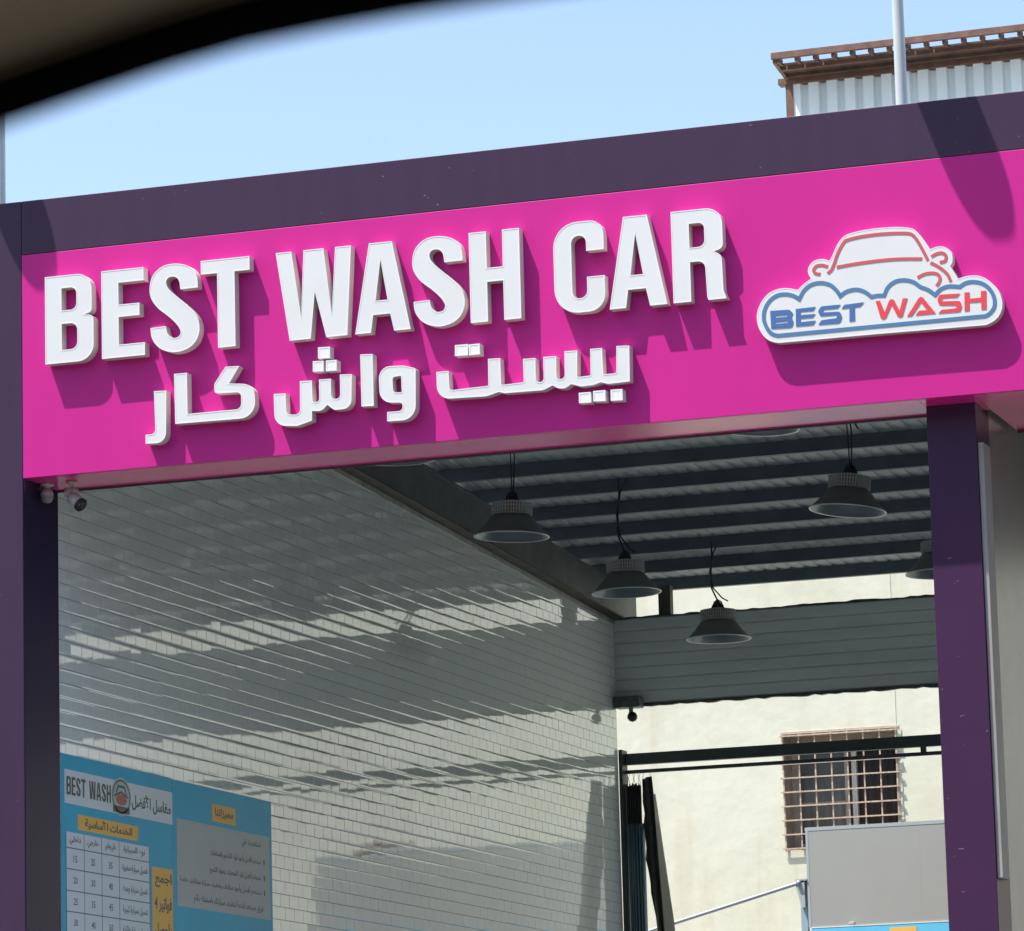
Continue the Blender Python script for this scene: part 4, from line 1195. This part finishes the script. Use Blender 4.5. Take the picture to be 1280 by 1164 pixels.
# ================================================================== GREY SIGN BOARD, POST AND PIPE BEHIND
sb = thing('grey_sign_board', (2.4, 15.0, 0), 'large plain grey board with pale blue edging above a sky blue band', 'sign board')
box('board_panel', M['sign_grey'], sb, 0.955, 2.0130, 15.0, 15.25, 4.268, 5.155)
box('board_panel', M['sign_grey'], sb, 2.0136, 3.93, 15.0, 15.25, 4.268, 5.155)
box('top_trim', M['sign_trim'], sb, 0.925, 3.95, 14.998, 15.27, 5.157, 5.190)
box('side_trim', M['sign_trim'], sb, 0.930, 0.9545, 14.998, 15.27, 4.264, 5.156)
box('lower_trim', M['letter_trim'], sb, 0.955, 3.93, 14.994, 15.25, 4.254, 4.266)
box('blue_fascia', M['sky_blue'], sb, 0.955, 3.93, 14.996, 15.25, 3.30, 4.253)
box('yellow_print', M['yellow'], sb, 1.70, 1.95, 14.9935, 14.9955, 4.02, 4.225)
box('spot_lamp', M['white_plastic'], sb, 1.33, 1.385, 14.92, 14.968, 4.262, 4.292, 0.004)
bp_ = thing('blue_post', (0.88, 15.05, 0), 'light blue steel post with a gusset standing left of the grey board', 'post')
box('shaft', M['post_blue'], bp_, 0.850, 0.915, 15.03, 15.09, 0.0, 4.700, 0.003)
MB().hexa([(0.87, 14.99, 4.45), (0.905, 14.99, 4.45), (0.905, 15.028, 4.45), (0.87, 15.028, 4.45), (0.82, 14.99, 4.66), (0.905, 14.99, 4.69), (0.905, 15.028, 4.69), (0.82, 15.028, 4.66)]).build('gusset', M['sign_trim'], bp_)
MB().box(0.82, 0.93, 14.985, 15.10, 4.70, 4.715).build('cap_plate', M['sign_trim'], bp_)
dp = thing('diagonal_pipe', (0.25, 15.0, 4.4), 'thin grey pipe rising diagonally to the top of the blue post', 'pipe')
MB().tube([(-1.6, 15.0, 4.053), (0.862, 15.0, 4.682)], 0.018, 12).build('tube', M['pipe'], dp)
MB().lathe([(0.0001, -0.02), (0.022, -0.02), (0.022, 0.02), (0.0001, 0.02)], 12, (0.852, 14.985, 4.68), Matrix.Rotation(pi / 2, 3, 'X')).build('end_clamp', M['pipe'], dp)
box('back_ground_strip', M['steel_blue'], None, -14, 26, 12.7, 17.49, -0.2, 0.002)['kind'] = 'structure'

# ================================================================== ADDED HOUSE SHAPE BLOCKING LOW SKY LIGHT (behind the view, seen in reflections)
ap = thing('added_sky_blocker', (5.0, -46.0, 0), 'beige five storey house shape added behind the view to block sky light', 'building')
wl = MB(); wl.box(-35, 45, -58, -46.0, 0, 18.0); wl.build('wall', M['facade_b'], ap)
box('parapet', M['facade_b'], ap, -35.1, 45.1, -58.1, -45.9, 18.002, 18.9)
wf = MB()
for fl_ in range(5):
    for k_ in range(22):
        xw = -33 + 3.6 * k_
        if fl_ > 0 or k_ % 3: box('window', M['pane'], ap, xw, xw + 1.4, -45.998, -45.96, 1.2 + 3.5 * fl_, 2.7 + 3.5 * fl_)
for fl_ in range(1, 5):
    for k_ in range(7):
        xw = -29.5 + 10.8 * k_
        box('balcony', M['facade_b'], ap, xw, xw + 3.2, -45.955, -44.9, 3.5 * fl_ + 0.0, 3.5 * fl_ + 1.0)

# ================================================================== THE CAR THE VIEW IS TAKEN FROM (door frame and headliner)
car = thing('car', (11.2, -24.2, 0.0), 'blurred inner edge of a car roof and door seal at the top left corner', 'car')
arc = [(-3.0, -0.115), (-0.9, 210 / 1000), (0, 0)]
def near(px, py, d):
    """a point of the door frame, measured from the driver's eye position"""
    v = CF + CR * ((px - 640) / 5421.13) + CD * ((py - 582) / 5421.13)
    return CAM + v * d
ctrl = [(-900, 560), (-600, 395), (-300, 255), (-150, 198), (0, 142), (100, 107), (200, 73), (300, 44), (400, 23), (500, 5), (620, -14), (800, -40), (1100, -85), (1500, -120), (2200, -170)]
seal = [near(a, b - 12, 0.72) for a, b in ctrl]
MB().tube(seal, 0.0040, 12).build('door_seal', M['car_black'], car)
vs = []
n = len(ctrl)
for (a, b) in ctrl:
    p = near(a, b - 54, 0.722)
    vs.append(p)
back = Vector((0.31, -0.95, 0)).normalized()
prof = [(0, 0), (-0.006, 0.006), (0.02, 0.035), (0.10, 0.062), (0.35, 0.085), (0.9, 0.10), (1.4, 0.095)]
V = []; F = []
for p in vs:
    for (u, w) in prof:
        V.append(p + back * u + Vector((0, 0, w)))
k = len(prof)
for i in range(n - 1):
    for j in range(k - 1):
        F.append((i * k + j, i * k + j + 1, (i + 1) * k + j + 1, (i + 1) * k + j))
mb = MB(); mb.add(V, F, True); hl = mb.build('headliner', M['car_cloth'], car)
V2 = [Vector(v) + Vector((0, 0, 0.022)) - back * 0.004 for v in V]
mb = MB(); mb.add(V2, F, True); ro = mb.build('roof_panel', M['car_paint'], car)
ro.modifiers.new('thickness', 'SOLIDIFY').thickness = -0.002
# black frame between seal and headliner
V = []
for (a, b) in ctrl:
    V += [near(a, b - 16, 0.7235), near(a, b - 66, 0.7235), near(a, b - 16, 0.732) , near(a, b - 60, 0.732)]
F = []
for i in range(n - 1):
    q = i * 4
    F += [(q, q + 4, q + 5, q + 1), (q + 2, q + 3, q + 7, q + 6), (q, q + 2, q + 6, q + 4), (q + 1, q + 5, q + 7, q + 3)]
mb = MB(); mb.add(V, F); mb.build('window_frame', M['car_black'], car)
